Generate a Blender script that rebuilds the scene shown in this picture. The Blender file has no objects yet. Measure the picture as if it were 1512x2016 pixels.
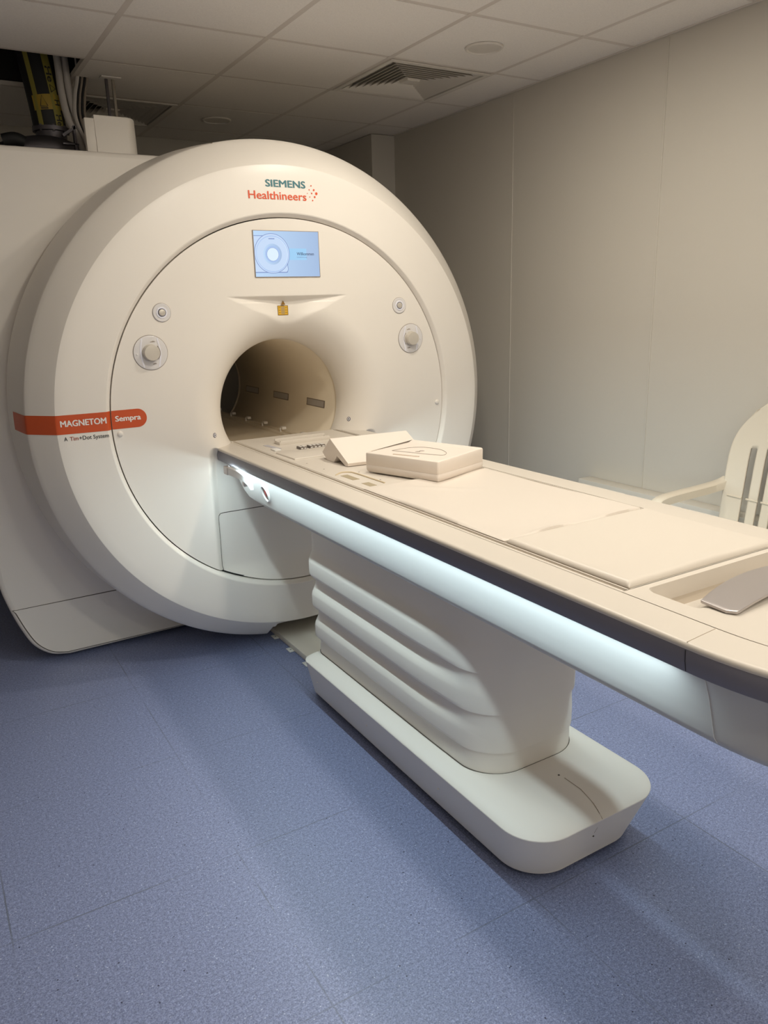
import bpy, bmesh, math, random
from mathutils import Vector, Matrix
random.seed(7)
S = bpy.context.scene
COL = S.collection
PI = math.pi

# ------------------------------------------------------------------ camera
cd = bpy.data.cameras.new('camera'); cam = bpy.data.objects.new('camera', cd); COL.objects.link(cam)
cr = Vector((0.85486, -0.518147, -0.027168)); cu = Vector((0.158135, 0.210313, 0.96476)); cf = Vector((0.494174, 0.829031, -0.261726))
m = Matrix.Identity(4)
for i in range(3):
    m[i][0] = cr[i]; m[i][1] = cu[i]; m[i][2] = -cf[i]
m.translation = Vector((-1.44897, -3.1804, 1.58439))
cam.matrix_world = m
cd.sensor_fit = 'HORIZONTAL'; cd.sensor_width = 36.0; cd.lens = 36.0 * 1516.47 / 1512.0
cd.clip_start = 0.02; cd.clip_end = 50
S.camera = cam

# ------------------------------------------------------------------ light and exposure
EXPOSURE = 0.0
WARM = (1.0, 0.93, 0.80); COOL = (0.76, 0.95, 1.0)
LAMP_W = 9.7                       # each lit ceiling lamp
STRIP_E = 90.0                      # emission of the strips under the table
SCREEN_E = 1.0
LAMPS = [(0.327, -0.768), (-0.273, -1.368), (0.327, -1.968), (-0.273, -3.168), (0.327, -3.768), (-0.873, -4.368)]  # last lamp is unseen, added near the back wall for soft fill
S.view_settings.view_transform = 'Standard'; S.view_settings.look = 'None'
S.view_settings.exposure = EXPOSURE; S.view_settings.gamma = 1.0
S.view_settings.use_curve_mapping = False
w = bpy.data.worlds.new('world'); S.world = w; w.use_nodes = True
w.node_tree.nodes['Background'].inputs[0].default_value = (0.02, 0.018, 0.015, 1)
w.node_tree.nodes['Background'].inputs[1].default_value = 0.3

HC = 2.656          # ceiling height
ZC = 1.1386         # bore axis height
ZT = 0.998          # table top height
GX, GY, GS = -0.573, 0.132, 0.6     # ceiling grid
XW = 1.537

# ------------------------------------------------------------------ helpers
def mat(name, color, rough=0.5, metal=0.0, spec=0.5, emit=None, estr=0.0, coat=0.0, bump=None, vary=None):
    mt = bpy.data.materials.new(name); mt.use_nodes = True
    nt = mt.node_tree; b = nt.nodes['Principled BSDF']
    b.inputs['Base Color'].default_value = (*color, 1); b.inputs['Roughness'].default_value = rough
    b.inputs['Metallic'].default_value = metal; b.inputs['Specular IOR Level'].default_value = spec
    b.inputs['Coat Weight'].default_value = coat
    if emit:
        b.inputs['Emission Color'].default_value = (*emit, 1); b.inputs['Emission Strength'].default_value = estr
    tc = nt.nodes.new('ShaderNodeTexCoord')
    if vary:
        sc, amt = vary
        n = nt.nodes.new('ShaderNodeTexNoise'); n.inputs['Scale'].default_value = sc; n.inputs['Detail'].default_value = 4
        nt.links.new(tc.outputs['Object'], n.inputs['Vector'])
        mx = nt.nodes.new('ShaderNodeMix'); mx.data_type = 'RGBA'
        mx.inputs[6].default_value = (*[c * (1 - amt) for c in color], 1); mx.inputs[7].default_value = (*[min(1, c * (1 + amt)) for c in color], 1)
        nt.links.new(n.outputs['Fac'], mx.inputs[0]); nt.links.new(mx.outputs[2], b.inputs['Base Color'])
    if bump:
        sc, st = bump
        n = nt.nodes.new('ShaderNodeTexNoise'); n.inputs['Scale'].default_value = sc; n.inputs['Detail'].default_value = 3
        nt.links.new(tc.outputs['Object'], n.inputs['Vector'])
        bp = nt.nodes.new('ShaderNodeBump'); bp.inputs['Strength'].default_value = st; bp.inputs['Distance'].default_value = 0.002
        nt.links.new(n.outputs['Fac'], bp.inputs['Height']); nt.links.new(bp.outputs['Normal'], b.inputs['Normal'])
    return mt

def mesh(name, verts, faces, m=None, parent=None, smooth=35, kind=None):
    me = bpy.data.meshes.new(name); me.from_pydata([tuple(v) for v in verts], [], faces); me.update()
    bm = bmesh.new(); bm.from_mesh(me); bmesh.ops.remove_doubles(bm, verts=bm.verts, dist=1e-6)
    bmesh.ops.recalc_face_normals(bm, faces=bm.faces); bm.to_mesh(me); bm.free()
    return link(name, me, m, parent, smooth, kind)

def link(name, me, m=None, parent=None, smooth=35, kind=None):
    o = bpy.data.objects.new(name, me); COL.objects.link(o)
    if m: me.materials.append(m)
    if smooth is not None:
        me.shade_smooth(); me.set_sharp_from_angle(angle=math.radians(smooth))
    if parent:
        o.parent = parent
        if parent.location.length > 0 or parent.parent:
            o.matrix_parent_inverse = world_of(parent).inverted()
    if kind: o['kind'] = kind
    return o

def world_of(o):
    mw = Matrix.LocRotScale(o.location, o.rotation_euler, o.scale)
    while o.parent:
        mw = Matrix.LocRotScale(o.parent.location, o.parent.rotation_euler, o.parent.scale) @ o.matrix_parent_inverse @ mw
        o = o.parent
    return mw

def frombm(name, bm, m=None, parent=None, smooth=35, kind=None):
    bmesh.ops.recalc_face_normals(bm, faces=bm.faces)
    me = bpy.data.meshes.new(name); bm.to_mesh(me); bm.free()
    return link(name, me, m, parent, smooth, kind)

def thing(name, label, cat, loc=(0, 0, 0), group=None):
    o = bpy.data.objects.new(name, None); COL.objects.link(o); o.location = loc
    o.empty_display_size = 0.1
    return tag(o, label, cat, group)

def tag(o, label, cat, group=None):
    o['label'] = label; o['category'] = cat
    if group: o['group'] = group
    return o

def bxm(bm, c, s, bev=0.0, seg=2, M=None):
    """add a (bevelled) box, centre c, full size s, to a bmesh"""
    r = bmesh.ops.create_cube(bm, size=1.0)
    vs = r['verts']
    for v in vs: v.co = Vector((v.co.x * s[0], v.co.y * s[1], v.co.z * s[2]))
    if bev > 0:
        es = list({e for v in vs for e in v.link_edges})
        rb = bmesh.ops.bevel(bm, geom=es, offset=bev, segments=seg, affect='EDGES', profile=0.5)
        vs = list({v for f in rb['faces'] for v in f.verts} | {v for v in vs if v.is_valid})
    for v in vs:
        if M: v.co = M @ v.co
        v.co += Vector(c)
    return vs

def box(name, c, s, m, parent=None, bev=0.0, seg=2, M=None, kind=None):
    bm = bmesh.new(); bxm(bm, c, s, bev, seg, M)
    return frombm(name, bm, m, parent, 35, kind)

def loft(loops, closed=True, cap=True):
    """loops: list of equal length point lists -> verts, faces"""
    n = len(loops[0]); V = [p for l in loops for p in l]; F = []
    for i in range(len(loops) - 1):
        for j in range(n if closed else n - 1):
            k = (j + 1) % n
            F.append((i * n + j, i * n + k, (i + 1) * n + k, (i + 1) * n + j))
    if cap:
        F.append(tuple(range(n))[::-1]); F.append(tuple((len(loops) - 1) * n + j for j in range(n)))
    return V, F

def rrect(x0, x1, y0, y1, r, n=8, z=0.0, rs=None):
    """rounded rectangle loop, rs = radii for (x1y1, x0y1, x0y0, x1y0)"""
    rs = rs or (r, r, r, r); P = []
    cs = [(x1 - rs[0], y1 - rs[0], 0, rs[0]), (x0 + rs[1], y1 - rs[1], 90, rs[1]), (x0 + rs[2], y0 + rs[2], 180, rs[2]), (x1 - rs[3], y0 + rs[3], 270, rs[3])]
    for cx, cy, a, rr in cs:
        for k in range(n + 1):
            t = math.radians(a + 90 * k / n); P.append((cx + rr * math.cos(t), cy + rr * math.sin(t), z))
    return P

def tube(pts, rad, seg=10, cap=True):
    """tube along a polyline, rad number or list"""
    pts = [Vector(p) for p in pts]; L = []; n = len(pts)
    up = Vector((0.013, 0.021, 1)).normalized()
    d0 = (pts[1] - pts[0]).normalized()
    if abs(d0.dot(up)) > 0.9: up = Vector((1, 0.03, 0.02)).normalized()
    u = (up - d0 * up.dot(d0)).normalized()
    for i, p in enumerate(pts):
        d = (pts[min(i + 1, n - 1)] - pts[max(i - 1, 0)]).normalized()
        u = (u - d * u.dot(d)).normalized(); v = d.cross(u)
        r = rad[i] if isinstance(rad, (list, tuple)) else rad
        L.append([p + (u * math.cos(2 * PI * k / seg) + v * math.sin(2 * PI * k / seg)) * r for k in range(seg)])
    return loft(L, True, cap)

def spline(P, n=12):
    P = [Vector(p) for p in P]; out = []
    for i in range(len(P) - 1):
        a = P[max(i - 1, 0)]; b = P[i]; c = P[i + 1]; d = P[min(i + 2, len(P) - 1)]
        for k in range(n):
            t = k / n
            out.append(0.5 * ((2 * b) + (c - a) * t + (2 * a - 5 * b + 4 * c - d) * t * t + (3 * b - a - 3 * c + d) * t ** 3))
    out.append(P[-1]); return out

def lathe_y(prof, seg=96, fx=None):
    """revolve (R, y) profile about the bore axis"""
    L = []
    for R, y in prof:
        row = []
        for k in range(seg):
            t = 2 * PI * k / seg; x, z = R * math.cos(t), ZC + R * math.sin(t)
            row.append(fx(x, y, z) if fx else (x, y, z))
        L.append(row)
    return L

def disc_y(cx, cz, y, prof, seg=40):
    """small turned shape facing -y: prof list of (radius, dy)"""
    L = [[(cx + r * math.cos(2 * PI * k / seg), y + dy, cz + r * math.sin(2 * PI * k / seg)) for k in range(seg)] for r, dy in prof]
    return loft(L, True, True)

def text_mesh(s, size, bold=0.0, sx=1.0, align='LEFT', spacing=1.0):
    cu_ = bpy.data.curves.new('lettering', 'FONT'); cu_.body = s; cu_.size = size; cu_.align_x = align
    cu_.offset = bold; cu_.resolution_u = 3; cu_.space_character = spacing
    o = bpy.data.objects.new('lettering', cu_); COL.objects.link(o)
    dg = bpy.context.evaluated_depsgraph_get(); me = bpy.data.meshes.new_from_object(o.evaluated_get(dg))
    bpy.data.objects.remove(o); bpy.data.curves.remove(cu_)
    for v in me.vertices: v.co.x *= sx
    return me

def fit_text(s, x0, x1, z0, cap_h, surf, m, parent, name='lettering', bold=0.0, off=0.0012, plane='xz'):
    """letters whose left/right ends are x0/x1, base line z0, capital height cap_h, laid on y = surf(x, z)"""
    me = text_mesh(s, cap_h / 0.70, 0.0)
    xs = [v.co.x for v in me.vertices]; a, b = min(xs), max(xs)
    bm = bmesh.new(); bm.from_mesh(me)
    bmesh.ops.triangulate(bm, faces=bm.faces)
    if bold > 0:
        src = list(bm.verts) + list(bm.edges) + list(bm.faces)
        for q, (ddx, ddy) in enumerate(((-1, -0.3), (1, -0.3), (0, 0.7))):
            r_ = bmesh.ops.duplicate(bm, geom=src)
            for v in r_['geom']:
                if isinstance(v, bmesh.types.BMVert): v.co += Vector((ddx * bold * cap_h, ddy * bold * cap_h, 0.002 * cap_h * (q + 1)))
    for v in bm.verts:
        x = x0 + (v.co.x - a) / (b - a) * (x1 - x0); z = z0 + v.co.y
        v.co = Vector((x, surf(x, z) - off - v.co.z, z))
    bmesh.ops.reverse_faces(bm, faces=bm.faces)
    bm.to_mesh(me); bm.free(); me.materials.clear()
    return link(name, me, m, parent, None)

def sstep(a, b, t):
    t = max(0.0, min(1.0, (t - a) / (b - a))); return t * t * (3 - 2 * t)

# ------------------------------------------------------------------ materials
WHITE = (0.84, 0.785, 0.715)
M_plastic = mat('scanner plastic', WHITE, 0.42, vary=(1.5, 0.01))
M_ring = mat('scanner ring plastic', WHITE, 0.38, vary=(1.5, 0.01))
M_bore = mat('bore plastic', (0.80, 0.70, 0.55), 0.45)
M_table = mat('table plastic', (0.70, 0.64, 0.565), 0.4)
M_skirt = mat('table skirt plastic', (0.61, 0.60, 0.575), 0.45)  # same plastic as the table, colour darkened to offset the strip's brightness
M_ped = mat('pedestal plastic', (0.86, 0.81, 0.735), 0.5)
M_band = mat('slate grey band', (0.20, 0.19, 0.225), 0.38)
M_dark = mat('dark gap', (0.012, 0.011, 0.010), 0.8)
M_seam = mat('seam', (0.10, 0.085, 0.065), 0.8)
M_seam2 = mat('soft seam', (0.42, 0.35, 0.27), 0.8)
M_orange = mat('orange film', (0.60, 0.085, 0.018), 0.4)
M_lwhite = mat('printed white', (0.85, 0.80, 0.76), 0.5)
M_lblack = mat('printed black', (0.02, 0.02, 0.022), 0.5)
M_lorange = mat('printed orange', (0.72, 0.085, 0.02), 0.5)
M_lteal = mat('printed teal', (0.04, 0.17, 0.20), 0.5)
M_lbrown = mat('printed red brown', (0.42, 0.09, 0.03), 0.5)
M_yellow = mat('yellow label', (0.72, 0.42, 0.03), 0.5)
M_yink = mat('label ink', (0.25, 0.12, 0.01), 0.6)
M_yink2 = mat('socket body', (0.16, 0.13, 0.11), 0.5)
M_knob = mat('satin knob', (0.62, 0.57, 0.50), 0.3, 0.25)
M_clear = mat('translucent dial ring', (0.74, 0.71, 0.70), 0.15, coat=0.6)
M_dial = mat('dial glow band', (0.80, 0.79, 0.84), 0.25, emit=(0.7, 0.7, 0.85), estr=0.05)
M_pad = mat('cream vinyl', (0.73, 0.665, 0.585), 0.42, bump=(60, 0.05))
M_sheet = mat('cream sheet', (0.73, 0.66, 0.585), 0.5, bump=(90, 0.05))
M_foam = mat('cream coated foam', (0.84, 0.75, 0.67), 0.35)
M_metal = mat('brushed handle metal', (0.50, 0.46, 0.45), 0.35, 0.6)
M_mark = mat('grey print', (0.30, 0.25, 0.21), 0.6)
M_win = mat('bore window', (0.50, 0.46, 0.43), 0.3)
M_red = mat('red button', (0.30, 0.008, 0.008), 0.35)
M_eyeb = mat('navy print', (0.03, 0.03, 0.12), 0.5)
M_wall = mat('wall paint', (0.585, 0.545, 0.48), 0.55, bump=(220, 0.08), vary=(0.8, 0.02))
M_wallb = mat('back wall paint', (0.82, 0.80, 0.76), 0.55)  # unseen wall, made paler than the others to bounce soft fill
M_trim = mat('wall seam', (0.60, 0.56, 0.495), 0.6)
M_chair = mat('garden chair plastic', (0.70, 0.63, 0.52), 0.4)
M_trunk = mat('trunking plastic', (0.66, 0.62, 0.55), 0.5)
M_sock = mat('socket plate', (0.80, 0.78, 0.75), 0.4)
M_grid = mat('ceiling grid bar', (0.70, 0.635, 0.57), 0.5)
M_vent = mat('vent white', (0.74, 0.69, 0.62), 0.5)
M_hose = mat('black hose', (0.012, 0.012, 0.013), 0.6)
M_tape = mat('yellow tape', (0.30, 0.26, 0.05), 0.45)
M_tape2 = mat('yellow tape overlap', (0.42, 0.28, 0.03), 0.45)
M_cond = mat('grey conduit', (0.62, 0.58, 0.54), 0.5)
M_cable = mat('cable tan', (0.30, 0.25, 0.20), 0.5)
M_steel = mat('dull cast metal', (0.13, 0.12, 0.13), 0.45, 0.7)
M_rod = mat('zinc rod', (0.40, 0.36, 0.30), 0.4, 0.7)
M_plate = mat('duct plate', (0.76, 0.70, 0.60), 0.5)
M_tab = mat('bracket tab', (0.80, 0.78, 0.73), 0.5)
M_strip = mat('light strip', (1, 1, 1), 0.5, emit=COOL, estr=STRIP_E)
M_plenum = mat('void lining', (0.02, 0.018, 0.016), 0.9)
M_unlit = mat('lamp glass off', (0.72, 0.67, 0.60), 0.35)
M_litlamp = mat('lamp glass lit', (1, 1, 1), 0.4, emit=WARM, estr=25.0)

def ceiling_mat():
    mt = mat('mineral ceiling tile', (0.72, 0.655, 0.585), 0.9); nt = mt.node_tree; b = nt.nodes['Principled BSDF']
    tc = nt.nodes.new('ShaderNodeTexCoord')
    n = nt.nodes.new('ShaderNodeTexNoise'); n.inputs['Scale'].default_value = 160; n.inputs['Detail'].default_value = 5
    v = nt.nodes.new('ShaderNodeTexVoronoi'); v.inputs['Scale'].default_value = 130
    nt.links.new(tc.outputs['Object'], n.inputs['Vector']); nt.links.new(tc.outputs['Object'], v.inputs['Vector'])
    r = nt.nodes.new('ShaderNodeValToRGB'); r.color_ramp.elements[0].position = 0.05; r.color_ramp.elements[1].position = 0.16
    r.color_ramp.elements[0].color = (0.72, 0.66, 0.60, 1); r.color_ramp.elements[1].color = (0.92, 0.85, 0.765, 1)
    nt.links.new(v.outputs['Distance'], r.inputs['Fac'])
    mx = nt.nodes.new('ShaderNodeMix'); mx.data_type = 'RGBA'; mx.blend_type = 'MULTIPLY'; mx.inputs[0].default_value = 0.22
    nt.links.new(r.outputs['Color'], mx.inputs[6]); nt.links.new(n.outputs['Fac'], mx.inputs[7])
    g = nt.nodes.new('ShaderNodeGamma'); g.inputs['Gamma'].default_value = 0.75
    nt.links.new(mx.outputs[2], g.inputs['Color']); nt.links.new(g.outputs['Color'], b.inputs['Base Color'])
    return mt
M_ceil = ceiling_mat()

def floor_mat():
    """blue safety vinyl: flecked, with thin weld lines"""
    mt = mat('blue flecked vinyl', (0.2, 0.25, 0.4), 0.45); nt = mt.node_tree; b = nt.nodes['Principled BSDF']
    N = nt.nodes.new; Lk = nt.links.new
    tc = N('ShaderNodeTexCoord')
    n1 = N('ShaderNodeTexNoise'); n1.inputs['Scale'].default_value = 260; n1.inputs['Detail'].default_value = 3; n1.inputs['Roughness'].default_value = 0.6
    n2 = N('ShaderNodeTexNoise'); n2.inputs['Scale'].default_value = 110; n2.inputs['Detail'].default_value = 2
    v1 = N('ShaderNodeTexVoronoi'); v1.inputs['Scale'].default_value = 75
    v2 = N('ShaderNodeTexVoronoi'); v2.inputs['Scale'].default_value = 33
    for q in (n1, n2, v1, v2): Lk(tc.outputs['Object'], q.inputs['Vector'])
    r1 = N('ShaderNodeValToRGB'); e = r1.color_ramp.elements
    e[0].position = 0.36; e[0].color = (0.128, 0.150, 0.272, 1); e[1].position = 0.66; e[1].color = (0.29, 0.330, 0.505, 1)
    Lk(n1.outputs['Fac'], r1.inputs['Fac'])
    mx = N('ShaderNodeMix'); mx.data_type = 'RGBA'; mx.blend_type = 'OVERLAY'; mx.inputs[0].default_value = 0.5
    Lk(r1.outputs['Color'], mx.inputs[6]); Lk(n2.outputs['Fac'], mx.inputs[7])
    # pale chips
    lt = N('ShaderNodeMath'); lt.operation = 'LESS_THAN'; lt.inputs[1].default_value = 0.13; Lk(v1.outputs['Distance'], lt.inputs[0])
    sel = N('ShaderNodeSeparateColor'); Lk(v1.outputs['Color'], sel.inputs[0])
    gt = N('ShaderNodeMath'); gt.operation = 'GREATER_THAN'; gt.inputs[1].default_value = 0.72; Lk(sel.outputs[0], gt.inputs[0])
    mu = N('ShaderNodeMath'); mu.operation = 'MULTIPLY'; Lk(lt.outputs[0], mu.inputs[0]); Lk(gt.outputs[0], mu.inputs[1])
    mx2 = N('ShaderNodeMix'); mx2.data_type = 'RGBA'; mx2.inputs[7].default_value = (0.55, 0.58, 0.72, 1)
    mm = N('ShaderNodeMath'); mm.operation = 'MULTIPLY'; mm.inputs[1].default_value = 0.75; Lk(mu.outputs[0], mm.inputs[0])
    Lk(mm.outputs[0], mx2.inputs[0]); Lk(mx.outputs[2], mx2.inputs[6])
    # dark chips
    lt2 = N('ShaderNodeMath'); lt2.operation = 'LESS_THAN'; lt2.inputs[1].default_value = 0.075; Lk(v2.outputs['Distance'], lt2.inputs[0])
    sel2 = N('ShaderNodeSeparateColor'); Lk(v2.outputs['Color'], sel2.inputs[0])
    gt2 = N('ShaderNodeMath'); gt2.operation = 'GREATER_THAN'; gt2.inputs[1].default_value = 0.6; Lk(sel2.outputs[1], gt2.inputs[0])
    mu2 = N('ShaderNodeMath'); mu2.operation = 'MULTIPLY'; Lk(lt2.outputs[0], mu2.inputs[0]); Lk(gt2.outputs[0], mu2.inputs[1])
    mx3 = N('ShaderNodeMix'); mx3.data_type = 'RGBA'; mx3.inputs[7].default_value = (0.03, 0.035, 0.07, 1)
    Lk(mu2.outputs[0], mx3.inputs[0]); Lk(mx2.outputs[2], mx3.inputs[6])
    # weld lines 0.62 m apart
    sp = N('ShaderNodeSeparateXYZ'); Lk(tc.outputs['Object'], sp.inputs[0])
    lines = []
    for ax, off in ((0, 0.842), (1, 1.247)):
        a = N('ShaderNodeMath'); a.operation = 'ADD'; a.inputs[1].default_value = off + 6.2 + 0.31; Lk(sp.outputs[ax], a.inputs[0])
        md = N('ShaderNodeMath'); md.operation = 'MODULO'; md.inputs[1].default_value = 0.62; Lk(a.outputs[0], md.inputs[0])
        s = N('ShaderNodeMath'); s.operation = 'SUBTRACT'; s.inputs[1].default_value = 0.31; Lk(md.outputs[0], s.inputs[0])
        ab = N('ShaderNodeMath'); ab.operation = 'ABSOLUTE'; Lk(s.outputs[0], ab.inputs[0])
        l = N('ShaderNodeMath'); l.operation = 'LESS_THAN'; l.inputs[1].default_value = 0.0022; Lk(ab.outputs[0], l.inputs[0]); lines.append(l)
    mxl = N('ShaderNodeMath'); mxl.operation = 'MAXIMUM'; Lk(lines[0].outputs[0], mxl.inputs[0]); Lk(lines[1].outputs[0], mxl.inputs[1])
    n3 = N('ShaderNodeTexNoise'); n3.inputs['Scale'].default_value = 2.2; Lk(tc.outputs['Object'], n3.inputs['Vector'])
    mr = N('ShaderNodeMapRange'); mr.inputs[1].default_value = 0.42; mr.inputs[2].default_value = 0.6; mr.inputs[3].default_value = 0.12; mr.inputs[4].default_value = 0.75; Lk(n3.outputs['Fac'], mr.inputs[0])
    ml = N('ShaderNodeMath'); ml.operation = 'MULTIPLY'; Lk(mxl.outputs[0], ml.inputs[0]); Lk(mr.outputs[0], ml.inputs[1])
    mx4 = N('ShaderNodeMix'); mx4.data_type = 'RGBA'; mx4.inputs[7].default_value = (0.115, 0.13, 0.17, 1)
    Lk(ml.outputs[0], mx4.inputs[0]); Lk(mx3.outputs[2], mx4.inputs[6])
    Lk(mx4.outputs[2], b.inputs['Base Color'])
    bp = N('ShaderNodeBump'); bp.inputs['Strength'].default_value = 0.12; bp.inputs['Distance'].default_value = 0.001
    Lk(n1.outputs['Fac'], bp.inputs['Height']); Lk(bp.outputs['Normal'], b.inputs['Normal'])
    return mt
M_floor = floor_mat()

# ------------------------------------------------------------------ room shell
X0, X1, Y0, Y1 = -2.9, XW, -4.7, 2.24
box('floor', ((X0 + X1) / 2, (Y0 + Y1) / 2, -0.05), (X1 - X0 + 0.6, Y1 - Y0 + 0.6, 0.1), M_floor, kind='structure')
HT = 3.1
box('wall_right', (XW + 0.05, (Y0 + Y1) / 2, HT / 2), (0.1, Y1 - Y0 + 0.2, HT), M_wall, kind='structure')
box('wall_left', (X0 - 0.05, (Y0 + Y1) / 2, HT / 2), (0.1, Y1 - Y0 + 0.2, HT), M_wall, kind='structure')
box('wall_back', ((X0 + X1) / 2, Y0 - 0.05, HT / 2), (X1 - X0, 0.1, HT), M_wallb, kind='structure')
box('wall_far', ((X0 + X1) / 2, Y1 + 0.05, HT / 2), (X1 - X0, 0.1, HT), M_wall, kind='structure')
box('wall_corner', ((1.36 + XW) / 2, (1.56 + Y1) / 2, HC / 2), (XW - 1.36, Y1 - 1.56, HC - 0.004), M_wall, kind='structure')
# thin cover strips over the joints of the wall boards
for i, y in enumerate((0.348, -0.661, -1.67, -2.68, -3.69)):
    box('trim_%d' % (i + 1), (XW - 0.0015, y, HC / 2), (0.003, 0.007, HC - 0.02), M_trim, bev=0.001, kind='structure')

# ceiling tiles as one slab mesh with openings, plus the grid bars
def tile_open(i, j):
    if i <= -1 and j == 1: return True          # open bay over the scanner
    if (i, j) in ((2, 0), (0, 2)): return True  # air diffusers
    return False
bm = bmesh.new()
nx0, nx1 = -4, 3
for i in range(nx0, nx1 + 1):
    for j in range(-9, 4):
        if tile_open(i, j): continue
        a, b_ = GX + i * GS, GX + (i + 1) * GS; c, d_ = GY + j * GS, GY + (j + 1) * GS
        a, b_ = max(a, X0), min(b_, X1); c, d_ = max(c, Y0), min(d_, Y1)
        if b_ - a < 0.02 or d_ - c < 0.02: continue
        bxm(bm, ((a + b_) / 2, (c + d_) / 2, HC + 0.0095), (b_ - a - 0.0245, d_ - c - 0.0245, 0.015))
frombm('ceiling', bm, M_ceil, None, 20, 'structure')
bm = bmesh.new()
for i in range(nx0, nx1 + 1):
    x = GX + i * GS
    if X0 < x < X1: bxm(bm, (x, (Y0 + Y1) / 2, HC + 0.012), (0.024, Y1 - Y0, 0.02))
for j in range(-9, 4):
    y = GY + j * GS
    if Y0 < y < Y1: bxm(bm, ((X0 + X1) / 2, y, HC + 0.013), (X1 - X0, 0.024, 0.02))
bxm(bm, (XW - 0.006, (Y0 + Y1) / 2, HC + 0.004), (0.010, Y1 - Y0, 0.012))
frombm('trim_6', bm, M_grid, None, 20, 'structure')
box('ceiling_slab', ((X0 + X1) / 2, (Y0 + Y1) / 2, HT + 0.02), (X1 - X0, Y1 - Y0, 0.04), M_plenum, kind='structure').name = 'ceiling_void'
# dark lining round the open bay
bm = bmesh.new()
for cx, cy, sx, sy in ((-0.55, 1.03, 0.02, 0.62), (-1.7, 0.722, 2.3, 0.02), (-1.7, 1.342, 2.3, 0.02)):
    bxm(bm, (cx, cy, HC + 0.03 + 0.20), (sx, sy, 0.40))
frombm('trim_7', bm, M_plenum, None, 20, 'structure')

# ------------------------------------------------------------------ ceiling fittings
def downlight(x, y, label, lit=False, group=None):
    t = thing('ceiling_lamp', label, 'ceiling lamp', (x, y, HC), group)
    seg = 48
    def ring(prof, mm, nm):
        L = [[(x + r * math.cos(2 * PI * k / seg), y + r * math.sin(2 * PI * k / seg), HC + dz) for k in range(seg)] for r, dz in prof]
        V, F = loft(L, True, True); return mesh(nm, V, F, mm, t)
    seg = 48
    L = [[(x + r * math.cos(2 * PI * k / seg), y + r * math.sin(2 * PI * k / seg), HC + dz) for k in range(seg)] for r, dz in
         ((0.085, 0.001), (0.084, -0.004), (0.079, -0.007), (0.074, -0.006), (0.071, -0.001), (0.070, 0.001))]
    V, F = loft(L, True, False); mesh('trim_ring', V, F, M_vent, t)
    ring(((0.0715, -0.0005), (0.071, -0.0022), (0.001, -0.003)), M_litlamp if lit else M_unlit, 'lamp_glass')
    if lit:
        ld = bpy.data.lights.new('lamp_light', 'AREA'); ld.shape = 'DISK'; ld.size = 0.14; ld.energy = LAMP_W; ld.color = WARM
        lo = bpy.data.objects.new('lamp_light', ld); COL.objects.link(lo); lo.parent = t; lo.location = (0, 0, -0.012)
    return t
downlight(0.927, -0.168, 'round white ceiling lamp, switched off, nearest the right wall between two grid bars')
downlight(0.323, 1.60, 'round white ceiling lamp, switched off, above and behind the top of the scanner ring')
for k, (x, y) in enumerate(LAMPS):
    downlight(x, y, 'lit round ceiling lamp over the near half of the room, outside the picture', True, 'lit ceiling lamps')

def diffuser(cx, cy, label):
    """square swirl-less diffuser: frame, concentric sloping blades, centre plate"""
    t = thing('air_vent', label, 'air vent', (cx, cy, HC))
    h = GS / 2 - 0.013
    def sq(r, z): return [(cx - r, cy - r, z), (cx + r, cy - r, z), (cx + r, cy + r, z), (cx - r, cy + r, z)]
    V, F = loft([sq(h, HC + 0.002), sq(h, HC - 0.004), sq(h - 0.022, HC - 0.004), sq(h - 0.026, HC + 0.03)], True, False)
    mesh('frame', V, F, M_vent, t, 20)
    V, F = loft([sq(h - 0.01, HC + 0.10), sq(h - 0.01, HC + 0.11)], True, True); mesh('backing', V, F, M_dark, t, 20)
    n = 8; r = h - 0.034
    for k in range(n):
        ri = r - k * 0.0265
        # blade slopes up and outwards; open towards +y and -x look dark, the others show their faces
        V, F = loft([sq(ri - 0.024, HC + 0.023), sq(ri, HC - 0.001), sq(ri + 0.0015, HC - 0.0005), sq(ri - 0.0225, HC + 0.0245)], True, False)
        mesh('blade', V, F, M_vent, t, 20)
    ri = r - n * 0.0265
    V, F = loft([sq(ri, HC + 0.014), sq(ri - 0.006, HC - 0.002), sq(0.001, HC - 0.002)], True, True); mesh('centre_plate', V, F, M_vent, t, 20)
    return t
diffuser(GX + 2.5 * GS, GY + 0.5 * GS, 'square slatted air vent in the ceiling right of the scanner top')
diffuser(GX + 0.5 * GS, GY + 2.5 * GS, 'square slatted air vent behind the white column cover and rods')

# ------------------------------------------------------------------ MRI scanner
scanner = thing('mri_scanner', 'large cream round-fronted scanner with a dark tunnel, a screen and an orange stripe', 'scanner', (0, 0.8, 0))
RP = 0.803
def depth(x, z):
    """y of the front panel at (x, z)"""
    dz = z - ZC; r = math.hypot(x, dz)
    t = min(1.0, max(0.0, (r - 0.30) / 0.17))
    D = 0.182 * (1 - math.sqrt(max(0.0, 1 - (1 - t) ** 2)))
    # recessed bay the table docks into
    dock = 0.045 * sstep(0.425, 0.375, abs(x)) * sstep(1.03, 0.95, z) * sstep(0.30, 0.46, z)
    # scooped brow under the screen
    if abs(x) < 0.29 and 1.44 < z < 1.626:
        q = (1.626 - z) / 0.17; wd = 0.29 * max(0.0, 1 - q) ** 1.25 + 1e-4
        if abs(x) < wd:
            t_ = 1 - abs(x) / wd; ax_ = max(0.05, 1 - abs(x) / 0.29)
            Ds = 0.027 * min(1.0, q / (0.15 * ax_)) * sstep(0, 0.9, t_) ** (0.6 if q < 0.15 else 0.8) * (1 - 0.6 * sstep(0.5, 1.0, q))
            D = (D ** 3 + Ds ** 3) ** (1 / 3)
    return max(D, dock)

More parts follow.
